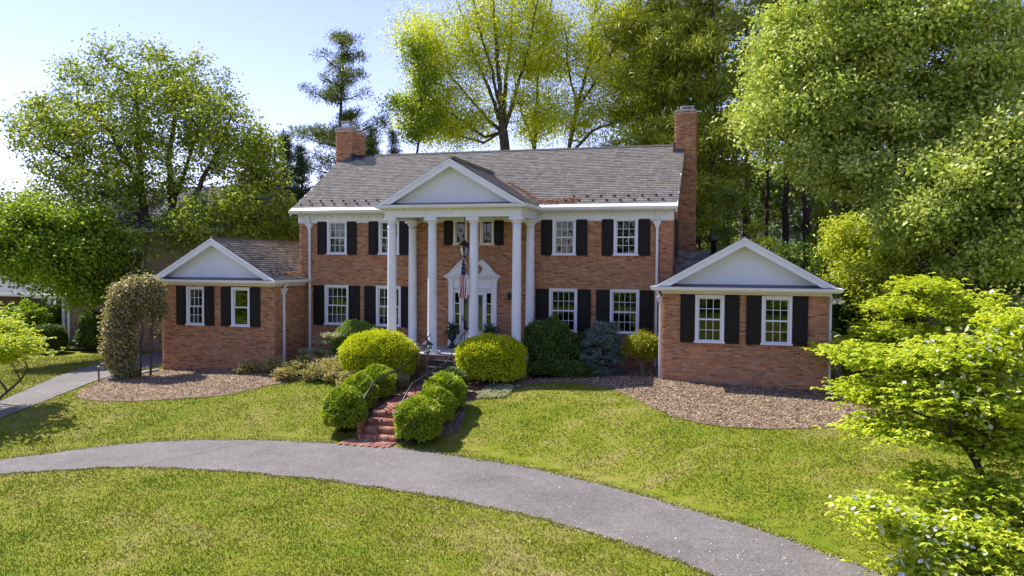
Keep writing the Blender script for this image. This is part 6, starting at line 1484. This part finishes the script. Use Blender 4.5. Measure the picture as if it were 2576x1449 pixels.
lantern(t, p[0], -1.25, p[2]-.22, .09, .20, .36, 6, .22); g = MB(); g.tube([(p[0], -1.25, p[2]+.38), (p[0], -1.25, 4.8)], .012, 6); g.tube([(p[0], -1.25, p[2]-.29), (p[0], -1.25, p[2]-.36)], .012, 6); adopt(g.build('rod', M['black']), t)
# flag
fx, fz, fy = float(W(1171, 700, -2.2)[0]), float(W(1171, 657, -2.2)[2]), -2.2
t = thing('flag', 'furled American flag hanging from a short pole on the middle porch column', 'flag', (fx, fy, fz))
g = MB(); g.tube([(7.72, -2.12, fz-.55), (fx+.06, -2.28, fz-.05), (fx-.04, -2.45, fz+.18)], .014, 6); g.lathe([(.0, 0), (.025, .02), (.0, .05)], (fx-.04, -2.45, fz+.18), 8); adopt(g.build('flag_pole', M['metal']), t)
g = MB(); nu, nv = 39, 18; pts = {}
for i in range(nu+1):
    for j in range(nv+1):
        uu, vv = i/nu, j/nv; ww = .045+.075*vv**.8
        x = fx-.04+(uu-.5)*2*ww+.07*vv*(uu-.5)-.02*vv+.015*math.sin(vv*5+uu*9); y = fy-.12+.05*math.sin(uu*19+vv*2.2)*(.5+.5*vv); z = fz+.10-1.32*vv*(1-.10*abs(uu-.4))-uu*.10
        pts[i, j] = (x, y, z)
for i in range(nu):
    for j in range(nv):
        strp = int((i+ j*.9)//3) % 2; g.cur = 2 if (i > nu*.25 and j < nv*.34) else (0 if strp else 1)
        g.add([pts[i, j], pts[i+1, j], pts[i+1, j+1], pts[i, j+1]], [(0,1,2,3)])
adopt(g.build('cloth', None, mats=[M['red'], M['fwhite'], M['blue']], recalc=False), t)
g = MB()
for i in range(11, nu-1, 4):
    for j in range(1, 6, 2):
        c_ = np.array(pts[i, j])+[0, -.012, 0]; st = []
        for k in range(10): rr = .014 if k % 2 == 0 else .006; st.append((c_[0]+rr*math.sin(k*.628), c_[1], c_[2]+rr*math.cos(k*.628)))
        g.add(st, [tuple(range(10))])
adopt(g.build('stars', M['fwhite'], recalc=False), t)
# urns with ferns
for px, l in ((1137, 'black urn with a fern left of the front door'), (1232, 'black urn with a fern right of the front door')):
    x = float(W(px, 866, -.5)[0]); y = -.5; t = thing('fern_urn', l, 'planter', (x, y, 0), 'urns with ferns by the door')
    g = MB(); g.box(x-.14, x+.14, y-.14, y+.14, .002, .07); g.lathe([(.12, .07), (.11, .12), (.05, .2), (.045, .25), (.07, .28), (.15, .36), (.175, .5), (.16, .55), (.19, .60), (.20, .62), (.16, .62)], (x, y, 0), 18); adopt(g.build('urn', M['black'], smooth=False), t)
    V = []; F = []; 
    for _ in range(90):
        a = rnd.uniform(0, 6.283); L_ = rnd.uniform(.25, .46); el_ = rnd.uniform(.15, 1.4)
        prev = np.array([x, y, .62]); d = np.array([math.cos(a)*math.cos(el_), math.sin(a)*math.cos(el_), math.sin(el_)]); side_ = np.array([-math.sin(a), math.cos(a), 0])
        for q in range(7):
            nx_ = prev+d*L_/7; d = nrm(d+np.array([0, 0, -.22])); 
            for sd in (-1, 1):
                b = len(V); w = .065*(1-q/8); V += [prev, nx_, nx_+side_*sd*w-[0, 0, .02], prev+side_*sd*w*.9-[0, 0, .015]-d*.0]
                F.append([b, b+1, b+2, b+3])
            prev = nx_
    o = np_mesh('fern', np.array(V), np.array(F), M['fern'], vals=rng.random(len(F))); adopt(o, t)
# stake, drain pipe, hvac
g = MB(); p = gnd(-5.05, -4.79); g.box(p[0]-.02, p[0]+.02, p[1]-.02, p[1]+.02, p[2]-.1, p[2]+.42); g.tube([(p[0], p[1], p[2]+.42), (p[0], p[1], p[2]+.46)], [.028, .01], 6); tag(g.build('garden_stake', M['stem']), 'short brown stake standing at the edge of the side drive', 'stake')
a, b_ = (-4.62, -2.35), (-5.05, -4.35); g = MB(); g.tube([gnd(*a, .06), gnd((a[0]+b_[0])/2, (a[1]+b_[1])/2, .06), gnd(*b_, .05)], .045, 10); g.tube([gnd(*b_, .05), gnd(b_[0]-.01, b_[1]-.05, .05)], .055, 10); tag(g.build('drain_pipe', M['white'], smooth=True), 'white drain pipe lying on the ground from the left wing corner', 'pipe')
p = W(2100, 842, .5); g = MB(); zb_ = float(H(p[0], .5)); g.lathe([(.34, 0), (.34, p[2]-zb_-.1), (.31, p[2]-zb_+.0), (.2, p[2]-zb_+.08), (.03, p[2]-zb_+.11)], (p[0]-.12, .5, zb_), 20); tag(g.build('oil_tank', M['beige'], smooth=True), 'beige rounded tank beside the right wing corner', 'tank')
# dry litter on the roofs
def litter(name, label, pts_, n, sz=.05):
    c = np.array([p_[:3] for p_ in pts_]); sg = np.array([p_[3] for p_ in pts_]); i = rng.integers(0, len(c), n); f = rng.random((n, 1)); j = np.minimum(i+1, len(c)-1)
    P = c[i]*(1-f)+c[j]*f+rng.normal(size=(n, 3))*(sg[i][:, None]*[1, .7, .0])
    P[:, 2] = np.maximum(EZ+(P[:, 1]-EY)*slope, np.where(P[:, 0] < 9.9, PZE+(PX1-P[:, 0])*ps, -9)*(P[:, 1] < 2) if name == 'leaf_litter' else P[:, 2])+.03+rng.random(n)*.05
    return tag(leaves(name, P, sz, M['litter'], asp=.35, up=.9), label, 'leaf litter', kind='stuff')
litter('leaf_litter', 'orange dry leaves and pine straw lying in the roof valley right of the portico', [(8.1, 1.3, 0, .04), (8.9, .6, 0, .06), (9.55, -.05, 0, .13), (10.0, -.15, 0, .16), (10.3, -.12, 0, .12), (10.8, -.05, 0, .13)], 2600)
n = 1100; yv = rng.uniform(-1.6, .0, n); xv = .0+np.abs(rng.normal(0, .14, n))+.03; P = np.c_[xv, yv*.75-.05, 2.42+(.46-xv)*ls_+.05+rng.random(n)*.04]
tag(leaves('wall_leaf_litter', P, .05, M['litter'], asp=.35, up=.9), 'orange dry leaves piled on the left wing roof against the main wall', 'leaf litter', kind='stuff')
